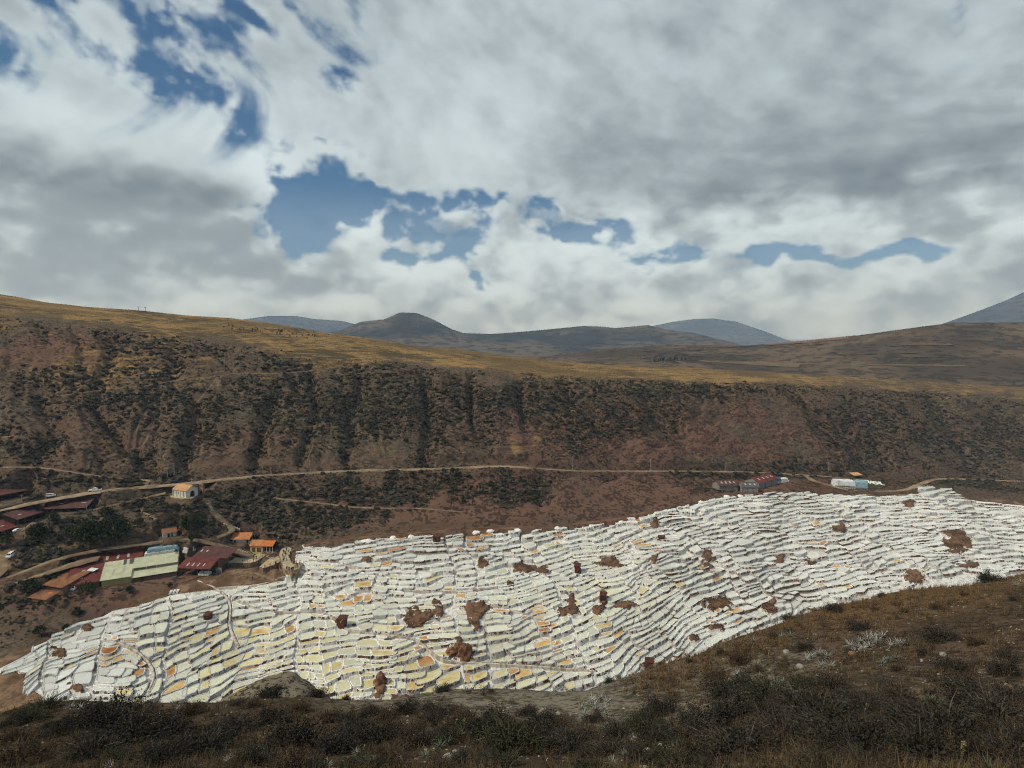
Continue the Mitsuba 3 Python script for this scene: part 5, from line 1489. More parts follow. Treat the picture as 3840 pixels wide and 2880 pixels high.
for i, (x, b, w, h, lab) in enumerate(((89, 549, 40, 34, 'big dark tree, left of the pair above the red shed'), (117, 546, 35, 31, 'big dark tree, right of the pair above the red shed'), (38.6, 541, 24, 19, 'dark tree by the dirt yard and red roofed shed'), (53, 525, 17, 15, 'dark tree in front of the narrow maroon shed'), (106, 518, 20, 12, 'low wide tree right of the narrow maroon shed'), (190.5, 534, 26, 22, 'round dark tree right of the whitewashed house'), (7, 547, 19, 17, 'dark tree at the left edge below the red shed'), (86, 568, 12, 11, 'small tree beside the left end of the red shed'), (88, 594, 20, 12, 'leafy bush in front of the red shed corner'), (192, 543.5, 6, 11, 'slender young tree on the upper footpath'), (40, 636.5, 13, 12, 'isolated round bush on the bare bank at left'), (71, 541, 18, 16, 'dark tree left of the big pair'), (138.6, 527, 12, 11, 'small tree right of the big pair'), (76, 615, 12, 8, 'low bush on the bank above the left pans'), (57, 584, 18, 11, 'bushy tree behind the brown tiled house'), (30, 592, 18, 14, 'bushy tree left of the brown tiled house'), (130, 592, 9, 6, 'low shrub under the yellow warehouse wall'), (170, 588, 5, 6, 'small shrub near the loose sack heap'), (103, 541, 20, 22, 'dark tree filling the gap in the big pair'), (66, 630, 9, 6, 'small bush, lower on the left bank'))):
    tree(x, b, w, h, 300 + i, lab, n_=1800 if w > 22 else 900)
gq = np.random.default_rng(8)
sap = MB(); k = 0
sv, sf, suv = cards(gq.normal(0, 1, (26, 3)) * [.45, .45, .8] + [0, 0, 1.5], 0, .9, gq)
SAP = mikit.ply((sv, sf), 'mat_leaf', uv=suv); SAPT = MB().tube([[0, 0, -.4], [0, 0, 1.6]], [.12, .06], 4).ply('mat_bark')
for i in range(70):
    x = 222 + gq.random() * 118
    y = 326.5 + (x - 222) * .103 + gq.normal(0, 2.0)
    if y < np.interp(x, [222, 340], [319, 336]): continue
    p = at(x, y); s = gq.uniform(.35, .8)
    root = thing('young_tree', 'tiny dark young tree in the planted rows on the golden plateau', 'young tree', 'young trees on the plateau')
    M_ = T().translate([float(a) for a in p]).scale(s)
    scene[root + '__crown'] = {**SAP, 'to_world': M_}; scene[root + '__trunk'] = {**SAPT, 'to_world': M_}
for i in range(16):
    x = 654 + i * 2.0 + gq.normal(0, .4)
    p = at_far(x, 364.2 - i * .16 + gq.normal(0, .2)); s = gq.uniform(2.2, 4.2)
    root = thing('conifer', 'dark slim tree in the short row beside the far red fields', 'tree', 'trees in the row by the far fields')
    M_ = T().translate([float(a) for a in p]).scale([s * .7, s * .7, s * 1.3])
    scene[root + '__crown'] = {**SAP, 'to_world': M_}; scene[root + '__trunk'] = {**SAPT, 'to_world': M_}

# ---- scrub over the far hillside: uncountable bushes in one mesh per tone
scene['mat_scrub'] = mat('diffuse', reflectance=proc(lambda p, n, uv: mix((.024, .023, .017), (.075, .065, .045), smoothstep(.3, .7, fbm(p.x * .5, p.y * .5, p.z * .5, octaves=3))) * (.75 + .5 * uv.y)))
THICK = [(250, 497, 50, 14), (240, 514, 40, 12), (300, 515, 60, 14), (345, 500, 40, 16), (205, 510, 10, 8), (150, 509, 18, 6), (120, 504, 25, 6), (40, 480, 50, 10), (90, 478, 40, 8), (25, 440, 30, 16), (120, 400, 60, 14), (190, 420, 40, 30), (440, 480, 30, 10), (405, 500, 40, 16), (510, 495, 20, 18), (540, 490, 14, 12), (610, 420, 40, 14), (800, 468, 40, 8), (735, 474, 40, 4), (700, 474, 30, 4), (860, 462, 20, 6), (700, 390, 60, 8), (900, 430, 80, 20), (180, 350, 40, 8), (60, 600, 40, 8), (140, 598, 30, 6), (30, 620, 30, 8), (90, 556, 40, 10), (40, 560, 30, 10), (980, 490, 30, 8), (1000, 440, 40, 20), (390, 420, 60, 20), (470, 400, 60, 16), (560, 400, 50, 14), (330, 400, 40, 20), (60, 375, 40, 12)]
BAREP = [(40, 352, 45, 6), (30, 362, 60, 5), (35, 425, 22, 9), (70, 430, 18, 10), (130, 445, 16, 10), (640, 455, 22, 14), (520, 455, 16, 20), (380, 455, 20, 14), (440, 500, 12, 20), (720, 450, 40, 18), (760, 440, 22, 16), (300, 463, 60, 5), (210, 468, 30, 5), (470, 515, 60, 6), (560, 515, 60, 8), (640, 497, 40, 10), (590, 500, 40, 14), (800, 485, 60, 6), (60, 620, 80, 12), (130, 600, 40, 6), (500, 380, 30, 4), (690, 440, 30, 14)]
fixed = np.array([f_.o for f_ in [Frame(a, b) for a, b in (((101.4, 587.4), (177.2, 576.0)),)]])
ng = len(G[sub])
gb = np.random.default_rng(21)
N = 150000
ri = gb.uniform(iB - 2 - sub.start, iE - sub.start + 2, N); ci = gb.uniform(40, len(COLS) - 42, N)
GS = G[sub]


def bil(A_, r, c):
    return map_coordinates(A_, [r, c], order=1)


P = np.stack([bil(GS[..., k], ri, ci) for k in range(3)], -1)
x, y, zc_ = project(P)
tt = bil(R2[sub], ri, ci)
gul_ = bil(GUL[sub], ri, ci) + .7 * (1 - bil(gg[sub], ri, ci)) * (tt < 5)
dens = .06 + .75 * gul_ + 1.5 * (meshkit.fbm(P / 13.0, 4, 55) - .42)
for a, b, c_, d_ in THICK: dens += .9 * np.exp(-((x - a) / c_) ** 2 - ((y - b) / d_) ** 2)
for a, b, c_, d_ in BAREP: dens -= 1.0 * np.exp(-((x - a) / c_) ** 2 - ((y - b) / d_) ** 2)
dens -= .55 * sstep(4.9, 5.1, tt)
dens *= np.where((tt < 3.12), .3, 1)
dens -= .55 * sstep(486, 520, y) * sstep(300, 430, x) * (tt < 4)
dens -= .45 * sstep(330, 200, x) * sstep(3.05, 3.2, tt) * sstep(4.0, 3.9, tt) * .0
# even out the sampling over the ground
cell = np.interp(ci, np.arange(len(COLS)), np.gradient(COLS)) * np.array([np.linalg.norm(G[min(int(r) + sub.start + 1, len(G) - 1), 400] - G[int(r) + sub.start, 400]) for r in ri])
keepb = gb.random(N) < np.clip(dens, 0, 1.1) * np.clip(cell / np.median(cell), .2, 1.6) * .95
roads_xy = np.vstack([np.column_stack([p[:, :2], np.full(len(p), w)]) for _, p, w in lines])
dr_, ir_ = cKDTree(roads_xy[:, :2]).query(P[:, :2])
keepb &= dr_ > roads_xy[ir_, 2] * .5 + .8
keepb &= ~((x > 735) & (x < 880) & (y > 479) & (y < 494))
for (px_, py_), r_ in SHELF:
    c_ = at(px_, py_); keepb &= np.hypot(P[:, 0] - c_[0], P[:, 1] - c_[1]) > r_ * .8
inf = shapely.contains_xy(field, P[:, 0], P[:, 1]); keepb &= ~inf
for pg_ in (pP, pT, pU): keepb &= ~shapely.contains_xy(pg_.buffer(1), P[:, 0], P[:, 1])
P = P[keepb]; dens = dens[keepb]; tt = tt[keepb]
ico1, ico0 = trimesh.creation.icosphere(1), trimesh.creation.icosahedron()
octa = trimesh.Trimesh([[1, 0, 0], [0, 1, 0], [-1, 0, 0], [0, -1, 0], [0, 0, 1], [.7, .7, .2], [-.7, .7, .1]], [[0, 5, 4], [5, 1, 4], [1, 6, 4], [6, 2, 4], [2, 3, 4], [3, 0, 4]], process=False)
big = gb.random(len(P)) < np.clip(dens - .35, .04, .6) * .36
bv, bf, buv, off = [], [], [], 0
for i in range(len(P)):
    base_ = ico1 if big[i] and gb.random() < .5 else ico0 if big[i] else octa
    v = np.array(base_.vertices)
    r = (gb.uniform(.7, 1.5) if big[i] else gb.uniform(.3, .75)) * (1 if tt[i] < 4.95 else .75)
    v = v * gb.uniform(.55, 1.3, (len(v), 1)) * [r * gb.uniform(.8, 1.4), r, r * gb.uniform(.55, .85)]
    bv.append(v + P[i] + [0, 0, r * .3]); bf.append(np.array(base_.faces) + off); off += len(v)
    buv.append(np.tile([[0, gb.random()]], (len(v), 1)))
print('bushes', len(P), 'tris', sum(map(len, bf)))
solo('hillside_scrub', mikit.ply((np.vstack(bv), np.vstack(bf)), 'mat_scrub', smooth=False, uv=np.vstack(buv)), 'dark scattered scrub covering the far hillside and gullies', 'scrub', None, 'stuff')
# ---------------------------------------------------------------- the near slope and its plants
YE = np.array([(-420, 66), (-200, 54), (0, 46), (200, 44), (400, 40), (520, 42), (600, 45), (683, 51), (800, 60), (900, 68), (1024, 76), (1250, 92), (1460, 110)], float)
EX = np.vstack([[(-420, 760), (-200, 735)], EDGE, [(1150, 545), (1300, 530), (1460, 520)]])
ec = np.arange(-420, 1461, 28.0)
epy = np.interp(ec, EX[:, 0], gaussian_filter1d(EX[:, 1], .6)) + 2
gx = np.concatenate([np.arange(-190, -60, 6), np.arange(-60, 112, .6), np.arange(112, 260, 6)])
gy = np.concatenate([np.arange(-60, 5, 5), np.arange(5, 86, .6), np.arange(86, 200, 5)])
GX, GY = np.meshgrid(gx, gy)
zadj = np.zeros(len(ec))
rough = 1.0 * (meshkit.fbm(np.stack([GX / 7, GY / 7, 0 * GX], -1), 4, 91) - .5) + 2.2 * (meshkit.fbm(np.stack([GX / 22, GY / 22, 0 * GX + 3], -1), 2, 92) - .5) + .25 * (meshkit.fbm(np.stack([GX / 1.1, GY / 1.1, 0 * GX], -1), 3, 93) - .5)
rough *= sstep(0, 12, GY)
for it in range(4):
    ye = np.interp(ec, YE[:, 0], YE[:, 1])
    e3 = ray(ec, epy) * ye[:, None]; e3[:, 2] += zadj
    yb = np.interp(ec, [-420, 0, 512, 1024, 1460], [17, 13.5, 12.5, 12.0, 13])
    b3 = ray(ec, np.full(len(ec), 800.0)) * yb[:, None]
    ctl = [e3, b3]
    for u, bow in ((.28, .5), (.6, .7)): ctl.append(b3 + (e3 - b3) * u + [0, 0, bow - 1.2])
    for dy, dzz in ((9, -8), (30, -34), (80, -90), (130, -120)):
        q = e3 * np.array([1, 1, 1]) + np.column_stack([e3[:, 0] / e3[:, 1] * dy, np.full(len(ec), dy), np.full(len(ec), dzz)]); ctl.append(q[::2])
    xs = np.arange(-190, 261, 30.0)
    ctl.append(np.column_stack([xs, np.full(len(xs), 1.0), -2.6 + 0 * xs])); ctl.append(np.column_stack([xs, np.full(len(xs), -40.0), 14 + 0 * xs])); ctl.append(np.array([[0, 6.0, -7.2], [-6, 6.0, -7.4], [6, 6.0, -7.2]]))
    C = np.vstack(ctl)
    rbf = RBFInterpolator(C[:, :2], C[:, 2], kernel='linear', smoothing=.5)
    if it < 3:
        gi = np.linspace(20, 100, 90)
        smp = np.stack([((ec - 512) / F * 1.06)[:, None] * gi[None, :], np.tile(gi, (len(ec), 1))], -1)
        z = rbf(smp.reshape(-1, 2)).reshape(len(ec), -1)
        pxs, pys, zcs = project(np.dstack([smp, z]))
        k = pys.argmin(1)
        top_ = np.take_along_axis(pys, k[:, None], 1)[:, 0]; zz = np.take_along_axis(zcs, k[:, None], 1)[:, 0]
        zadj += np.clip((top_ - epy) * zz / F, -4, 4) * .9
NZ = rbf(np.stack([GX, GY], -1).reshape(-1, 2)).reshape(GX.shape) + rough
NZ[:, :] = np.where(GY < 40, gaussian_filter(NZ, 1.2), NZ)
knoll = np.zeros(1)


def near_fn(p, n, uv):
    big = fbm(p.x / 9, p.y / 9, octaves=3)
    m = fbm(p.x / 1.6, p.y / 1.6, p.z / 1.6, octaves=3)
    f = fbm(p.x / .28, p.y / .28, p.z / .28, octaves=3)
    grey = mix((.068, .058, .044), (.215, .185, .142), smoothstep(.38, .62, f * .6 + m * .4))
    redd = mix((.045, .031, .023), (.12, .082, .06), smoothstep(.38, .62, f * .6 + m * .4))
    litter = mix((.036, .028, .021), (.10, .072, .046), f)
    c = mix(grey, redd, dr.clip(uv.x, 0, 1))
    c = mix(c, mix((.11, .072, .04), (.22, .14, .068), f), dr.clip(uv.x - 1, 0, 1) * smoothstep(.3, .55, big * .4 + m * .6))
    c = mix(c, litter, smoothstep(.42, .62, big * .6 + m * .4 + (uv.y - .5) * .3))
    return c


scene['mat_near'] = mat('diffuse', reflectance=proc(near_fn))
NP = np.dstack([GX, GY, NZ])
pxn, pyn, _ = project(NP)
okn = (GY > 4)
redn = np.where(okn, sstep(700, 880, pxn) * sstep(740, 640, pyn) + .8 * sstep(360, 200, pxn), .5)
litn = np.where(okn, sstep(690, 735, pyn) * .8 + .2 + .4 * sstep(350, 250, pxn) - .6 * np.exp(-((pxn - 560) / 150) ** 2 - ((pyn - 703) / 16) ** 2), .5)
ebn = np.interp(pxn, EDGE[:, 0], EDGE[:, 1])
redn = np.clip(redn, 0, 1) + np.where(okn, sstep(590, 680, pxn) * sstep(50, 6, pyn - ebn) * .7, 0)
structure('slope', mikit.ply(gridmesh(NP), 'mat_near', smooth=True, uv=np.stack([redn, np.clip(litn, 0, 1)], -1).reshape(-1, 2)))
ixn, iyn = np.arange(len(gx)), np.arange(len(gy))


def near_z(x, y):
    return map_coordinates(NZ, [np.interp(y, gy, iyn), np.interp(x, gx, ixn)], order=1)


def at_near(px, py):
    """Where the ray of a bearing first meets the near slope; far rays end at the crest."""
    one = np.ndim(px) == 0
    px, py = np.broadcast_arrays(np.atleast_1d(np.asarray(px, float)), np.atleast_1d(np.asarray(py, float)))
    d = ray(px, py)
    t = np.linspace(8, 95, 700)
    P_ = d[..., None, :] * t[:, None]
    gap_ = P_[..., 2] - near_z(P_[..., 0], P_[..., 1])
    hit = gap_ < 0
    i = np.where(hit.any(-1), hit.argmax(-1), gap_.argmin(-1))
    q = np.take_along_axis(P_, i[..., None, None], -2)[..., 0, :]
    q[..., 2] = near_z(q[..., 0], q[..., 1])
    return q[0] if one else q


# the grey knoll lower down, in front of the pans
kc = ray(268.0, 693.0) * 98.0
bk = trimesh.creation.icosphere(4)
kv = np.array(bk.vertices) * (1 + .30 * (meshkit.fbm(np.array(bk.vertices) * 1.9, 5, 17) - .5)[:, None] * 2)
kv[:, 2] = np.where(kv[:, 2] > 0, kv[:, 2] ** 1.0, kv[:, 2] * 2.5)
kv = kv * [11.5, 10, 6.5] + kc + [0, 0, -6.2]
scene['mat_knoll'] = mat('diffuse', reflectance=proc(lambda p, n, uv: mix(mix((.15, .13, .095), (.24, .205, .15), fbm(p.x, p.y, p.z, octaves=3)), (.06, .05, .035), smoothstep(.56, .62, fbm(p.x * 1.7, p.y * 1.7, p.z * 1.7, octaves=2)))))
structure('knoll', mikit.ply((kv, np.array(bk.faces)), 'mat_knoll', smooth=True))

# ---- shrubs
def plant_mat(c, var):
    return mat('diffuse', reflectance=proc(lambda p, n, uv: mix(c[0], c[1], uv.x) * (1 - var + 2 * var * uv.y)))


scene['mat_shrub'] = plant_mat(((.026, .025, .020), (.115, .10, .085)), .45)
scene['mat_shrub_green'] = plant_mat(((.028, .034, .018), (.105, .095, .07)), .45)
scene['mat_shrub_brown'] = plant_mat(((.046, .034, .024), (.16, .115, .08)), .45)
scene['mat_grass'] = mat('diffuse', reflectance=proc(lambda p, n, uv: mix(mix((.14, .112, .07), (.235, .15, .068), uv.x), (.10, .08, .05), .75 * uv.y)))
scene['mat_rosette'] = plant_mat(((.075, .10, .05), (.40, .41, .38)), .35)
scene['mat_stalk'] = plant_mat(((.15, .11, .07), (.30, .25, .13)), .3)


def twig_mesh(g, nt, nl, leaf=.05):
    """A dome of thin forking twigs with small leaves, unit radius."""
    a = g.uniform(0, 6.283, nt); e = np.arccos(g.uniform(.05, 1, nt))
    d = np.stack([np.sin(e) * np.cos(a), np.sin(e) * np.sin(a), np.cos(e)], -1)
    r = g.uniform(.55, 1.08, nt) * (1 + .25 * np.sin(a * 3 + g.uniform(0, 6)))
    base = d * [1, 1, 0] * g.uniform(0, .55, (nt, 1))
    midp = base + (d * r[:, None] - base) * .55 + g.normal(0, .06, (nt, 3)) + [0, 0, .06]
    tip = d * r[:, None] * [1, 1, .85] + g.normal(0, .05, (nt, 3))
    sd = np.cross(d, g.normal(0, 1, (nt, 3))); sd /= np.linalg.norm(sd, axis=1, keepdims=True)
    w = g.uniform(.006, .014, (nt, 1))
    V = np.stack([base - sd * w * 1.6, base + sd * w * 1.6, midp + sd * w, midp - sd * w, tip], 1)
    k = np.arange(nt)[:, None] * 5
    Fc = np.vstack([k + [0, 1, 2], k + [0, 2, 3], k + [3, 2, 4]])
    uv = np.repeat(np.stack([g.uniform(.3, 1, nt), g.random(nt)], -1), 5, axis=0)
    i = g.integers(0, nt, nl); t = g.uniform(.35, 1.02, (nl, 1))
    c = midp[i] * (1 - t) + tip[i] * t + g.normal(0, .055, (nl, 3))
    v2, f2, u2 = cards(c, 0, leaf * 1.25, g)
    f2 = f2[:nl]
    u2[:, 0] = np.repeat(g.uniform(0, .3, nl), 4)
    return np.vstack([V.reshape(-1, 3), v2]), np.vstack([Fc, f2 + nt * 5]), np.vstack([uv, u2])


gsh = np.random.default_rng(44)
PROTO = []
for k in range(8):
    v, f, uv = twig_mesh(gsh, 520, 2800 if k % 4 != 3 else 1200, .05 if k % 2 else .06)
    PROTO.append(mikit.ply((v, f), None, uv=uv))
SHR = [(883, 597, 12, 'b'), (835, 612, 22, 'd'), (789, 615, 14, 'd'), (789, 633, 20, 'd'), (860, 630, 26, 'd'), (942, 640, 42, 'd'), (991, 577, 26, 'd'), (1008, 660, 40, 'd'), (741, 663, 26, 'b'), (806, 650, 22, 'g'), (937, 609, 14, 'b'), (770, 700, 70, 'g'), (821, 722, 80, 'd'), (945, 735, 95, 'd'), (1007, 675, 40, 'd'), (868, 708, 55, 'd'), (729, 697, 55, 'd'), (899, 671, 24, 'b'),
       (443, 692, 16, 'd'), (491, 692, 8, 'd'), (528, 716, 18, 'd'), (610, 675, 14, 'g'), (662, 664, 10, 'b'), (434, 725, 28, 'd'), (354, 730, 24, 'd'), (492, 737, 50, 'd'), (511, 752, 60, 'g'), (573, 752, 60, 'd'), (662, 715, 30, 'd'), (650, 738, 36, 'g'), (406, 713, 24, 'd'), (46, 709, 28, 'g'), (108, 726, 48, 'd'), (131, 742, 60, 'd'), (170, 735, 52, 'd'), (93, 757, 54, 'd'), (200, 754, 56, 'd'), (270, 724, 42, 'd'), (293, 748, 50, 'd'), (239, 706, 16, 'd'), (270, 697, 24, 'd'), (316, 697, 20, 'd'), (15, 763, 44, 'b'), (15, 742, 30, 'b'), (338, 752, 44, 'd'), (232, 735, 44, 'd'), (380, 742, 36, 'd'), (618, 738, 44, 'd'), (700, 730, 50, 'd'), (740, 756, 70, 'd'), (870, 752, 80, 'd'), (1000, 720, 60, 'd'), (985, 762, 60, 'd'), (690, 758, 44, 'g'), (60, 735, 34, 'd'), (900, 700, 40, 'b'), (960, 690, 34, 'b'), (805, 688, 38, 'g'), (853, 655, 20, 'd'), (715, 680, 24, 'b'), (760, 672, 20, 'b'), (925, 655, 18, 'd'), (975, 645, 20, 'b'), (1015, 600, 20, 'd'), (965, 596, 10, 'b'), (905, 612, 9, 'b'), (330, 722, 20, 'b'), (560, 726, 18, 'b'), (455, 712, 12, 'b'), (300, 712, 20, 'b'), (190, 715, 20, 'b'), (150, 712, 18, 'b'), (20, 720, 18, 'g'), (80, 705, 14, 'b'), (346, 700, 8, 'd'), (372, 708, 8, 'b'), (775, 638, 14, 'b'), (722, 655, 14, 'd'), (690, 662, 10, 'd'), (425, 745, 40, 'd'), (540, 735, 26, 'd'), (1020, 745, 50, 'd'), (640, 762, 40, 'd'), (460, 765, 40, 'd'), (250, 765, 44, 'd'), (160, 765, 44, 'd'), (735, 722, 62, 'd'), (788, 740, 74, 'd'), (842, 748, 70, 'd'), (905, 728, 66, 'd'), (975, 705, 52, 'd'), (1012, 700, 48, 'd'), (925, 758, 74, 'd'), (1015, 765, 66, 'd'), (690, 742, 48, 'd'), (890, 690, 40, 'd'), (955, 672, 34, 'd'), (830, 690, 44, 'd'), (745, 690, 40, 'd'), (612, 756, 50, 'd')]
ga = np.random.default_rng(51)
for k in range(230):
    x_, y_ = ga.uniform(-10, 1034), ga.uniform(690, 775)
    if meshkit.fbm(np.array([[x_ / 60, y_ / 25, 2.0]]), 2, 5)[0] < .40 or y_ < np.interp(x_, EDGE[:, 0], EDGE[:, 1]) + 12 or math.hypot((x_ - 560) / 150, (y_ - 700) / 22) < 1: continue
    if min(math.hypot(x_ - a, (y_ - b) * 2) for a, b, *_ in SHR) < 13: continue
    SHR.append((round(x_, 1), round(y_, 1), ga.uniform(14, 34) * (.7 + .5 * (y_ - 690) / 80), 'dddgb'[k % 5]))
z7 = [(a, b, 's', 105) for a, b in ((1090, 720), (1150, 690), (1200, 670), (1240, 665), (1170, 740), (1120, 765), (1400, 705), (1350, 720), (1440, 700), (1300, 660), (1210, 720), (1260, 690))] + [(a, b, 'p', 95) for a, b in ((830, 790), (880, 770), (940, 790), (900, 850), (800, 810), (960, 850))] + [(a, b, 'y', 95) for a, b in ((1330, 815), (1380, 805), (1290, 835), (500, 925), (460, 690))] + [(a, b, 'p', 90) for a, b in ((480, 845), (640, 665), (700, 655), (350, 905), (600, 965), (650, 955), (2100, 850), (2060, 840))] + [(550, 845, 'g', 90), (1600, 1080, 'g', 130), (1660, 1100, 'g', 130), (1720, 1130, 'g', 130), (1560, 1105, 'g', 120), (1780, 1165, 'g', 120), (1340, 1225, 'p', 120), (1280, 1295, 'p', 130), (1300, 1330, 'p', 110), (200, 1145, 'g', 100), (60, 1205, 'y', 110), (20, 1285, 'p', 90), (30, 1185, 'g', 90), (1980, 1495, 'g', 190), (2150, 1305, 'p', 180), (2180, 1410, 'p', 170), (2190, 310, 'p', 80), (2160, 330, 'p', 70)]
z6 = [(a, b, 'p', 105) for a, b in ((1560, 900), (1620, 850), (1680, 835), (1725, 860), (1650, 910), (1580, 940), (1700, 905), (1640, 880))] + [(a, b, 'g', 115) for a, b in ((1760, 1000), (1830, 995), (1700, 1035), (1880, 1015), (1740, 1085), (660, 1105), (730, 1085), (640, 1145), (780, 1075), (690, 1125))] + [(1900, 1105, 's', 100), (1840, 1205, 'y', 130), (1760, 1255, 'p', 110), (545, 1205, 'y', 105), (100, 1195, 'p', 90), (1390, 795, 'p', 75), (1430, 775, 'p', 75), (1460, 780, 'p', 70), (2180, 1105, 's', 110), (2200, 955, 'g', 95), (560, 1060, 'p', 70), (1900, 800, 'g', 60)]
z5_ = [(460, 893, 'p', 80), (520, 900, 'p', 80), (710, 1285, 's', 100), (1760, 955, 'p', 90), (2110, 1285, 's', 120), (1650, 1215, 'p', 110), (1700, 1220, 'p', 100), (1480, 1235, 'p', 90), (1160, 900, 'p', 60)]
ROS = [(682.7 + a * .15431, 533.3 + b * .15431, t, d * .15431) for a, b, t, d in z7] + [(341.3 + a * .15431, 568 + b * .15431, t, d * .15431) for a, b, t, d in z6] + [(a * .15431, 568 + b * .15431, t, d * .15431) for a, b, t, d in z5_]
SHR = [(a, b, d_ * (.75 if any(abs(a - x) < d_ / 3 and -3 < b - y < d_ * .9 for x, y, *_ in ROS) else 1), c_) for a, b, d_, c_ in SHR]
kindname = {'d': ('mat_shrub', 'dark grey-brown twiggy'), 'g': ('mat_shrub_green', 'dull green leafy'), 'b': ('mat_shrub_brown', 'brown dry')}


def where(x, y):
    third = 'left' if x < 341 else 'middle' if x < 683 else 'right'
    if y > 735: return f'at the bottom edge, {third} part'
    e = np.interp(x, EDGE[:, 0], EDGE[:, 1])
    if y - e < 14: return f'on the crest against the salt pans, {third} part'
    return f'on the slope in the {third} foreground'


used = {}
for x, y, d, k in SHR: used.setdefault((k, where(x, y)), []).append(x)
ORD = nth + ['thirteenth', 'fourteenth', 'fifteenth', 'sixteenth', 'seventeenth', 'eighteenth']
sx = []
for j, (x, y, d, k) in enumerate(SHR):
    p = at_near(x, y); sc = project(p)[2] / F
    r = d * sc / 2 * (1.08 + .3 * float(sstep(650, 715, y)))
    bs, look_ = kindname[k]
    mates = sorted(used[(k, where(x, y))])
    sib = [q for q in sorted((a, b) for a, b, _, c_ in SHR if (c_, where(a, b)) == (k, where(x, y)))].index((x, y))
    lab = f'{look_} shrub {where(x, y)}' + (f', {ORD[sib] if sib < len(ORD) else str(sib + 1) + "th"} from left' if len(mates) > 1 else '')
    key = solo('shrub', {**PROTO[j % 8], 'bsdf': {'type': 'ref', 'id': bs}, 'to_world': T().translate([float(p[0]), float(p[1]), float(p[2] - .08 * r)]).rotate([0, 0, 1], float(gsh.uniform(0, 360))).scale([float(r), float(r), float(r * gsh.uniform(.75, 1.05))])}, lab, 'shrub', 'shrubs on the near slope')
    sx.append((p[0], p[1], r))
# small undergrowth between them: one mesh
sv_, sf_, su_, off = [], [], [], 0
small = [twig_mesh(np.random.default_rng(70 + k), 60, 130, .10) for k in range(5)]
gu = np.random.default_rng(45)
cand = np.column_stack([np.concatenate([gu.uniform(-60, 1084, 2600), gu.uniform(640, 1084, 1300)]), np.concatenate([gu.uniform(560, 790, 2600), gu.uniform(560, 720, 1300)])])
e = np.interp(cand[:, 0], EDGE[:, 0], EDGE[:, 1])
cand = cand[cand[:, 1] > e + 2]
P = at_near(cand[:, 0], cand[:, 1])
dn = .24 + .5 * sstep(690, 730, cand[:, 1]) + .55 * (meshkit.fbm(P / 4.0, 3, 66) - .45) * 2 - .5 * np.exp(-((cand[:, 0] - 560) / 120) ** 2 - ((cand[:, 1] - 703) / 14) ** 2)
ok = gu.random(len(P)) < dn
for p, q in zip(P[ok], cand[ok]):
    v, f, uv = small[gu.integers(5)]
    r = gu.uniform(.18, .62)
    sv_.append(v * [r, r, r * gu.uniform(.8, 1.3)] + p); sf_.append(f + off); su_.append(uv * [1, 1]); off += len(v)
solo('undergrowth', mikit.ply((np.vstack(sv_), np.vstack(sf_)), 'mat_shrub_brown', uv=np.vstack(su_)), 'low dry undergrowth scattered over the near slope', 'undergrowth', None, 'stuff')

# ---- dry grass in tufts
gg_ = np.random.default_rng(46)
cand = np.column_stack([np.concatenate([gg_.uniform(-80, 1104, 34000), gg_.uniform(580, 1104, 22000)]), np.concatenate([gg_.uniform(555, 800, 34000), gg_.uniform(555, 700, 22000)])])
e = np.interp(cand[:, 0], EDGE[:, 0], EDGE[:, 1])
below = cand[:, 1] - e
cand, below = cand[below > -2], below[below > -2]
P = at_near(cand[:, 0], cand[:, 1])
nz = meshkit.fbm(P / 3.2, 3, 67)
band = sstep(590, 680, cand[:, 0]) * sstep(46, 8, below)
dn = .14 + .75 * band + .22 * sstep(700, 730, cand[:, 1]) + .9 * (nz - .5) - .5 * np.exp(-((cand[:, 0] - 560) / 120) ** 2 - ((cand[:, 1] - 703) / 14) ** 2) + .3 * sstep(340, 250, cand[:, 0])
ok = gg_.random(len(P)) < dn * .55
P, band, cand = P[ok], band[ok], cand[ok]
nb = 13
n_ = len(P)
a = gg_.uniform(0, 6.283, (n_, nb)); lean_ = gg_.uniform(.05, .75, (n_, nb)); h = gg_.uniform(.18, .55, (n_, 1)) * gg_.uniform(.6, 1.2, (n_, nb))
root_ = P[:, None, :] + np.stack([np.cos(a) * .06, np.sin(a) * .06, 0 * a - .03], -1)
tip = root_ + np.stack([np.cos(a) * lean_ * h, np.sin(a) * lean_ * h, h], -1)
w = np.stack([-np.sin(a), np.cos(a), 0 * a], -1) * .012
V = np.stack([root_ - w, root_ + w, tip], 2).reshape(-1, 3)
Fc = np.arange(len(V)).reshape(-1, 3)
uvx = np.clip(band + gg_.normal(0, .2, n_) + .25 * sstep(.5, .6, nz[ok]), 0, 1)
uv = np.repeat(np.stack([np.repeat(uvx, nb), gg_.random(n_ * nb) ** 2], -1), 3, axis=0)
print('tufts', n_)
solo('dry_grass', mikit.ply((V, Fc), 'mat_grass', uv=uv), 'dry tan and orange grass tufts over the near slope', 'grass', None, 'stuff')

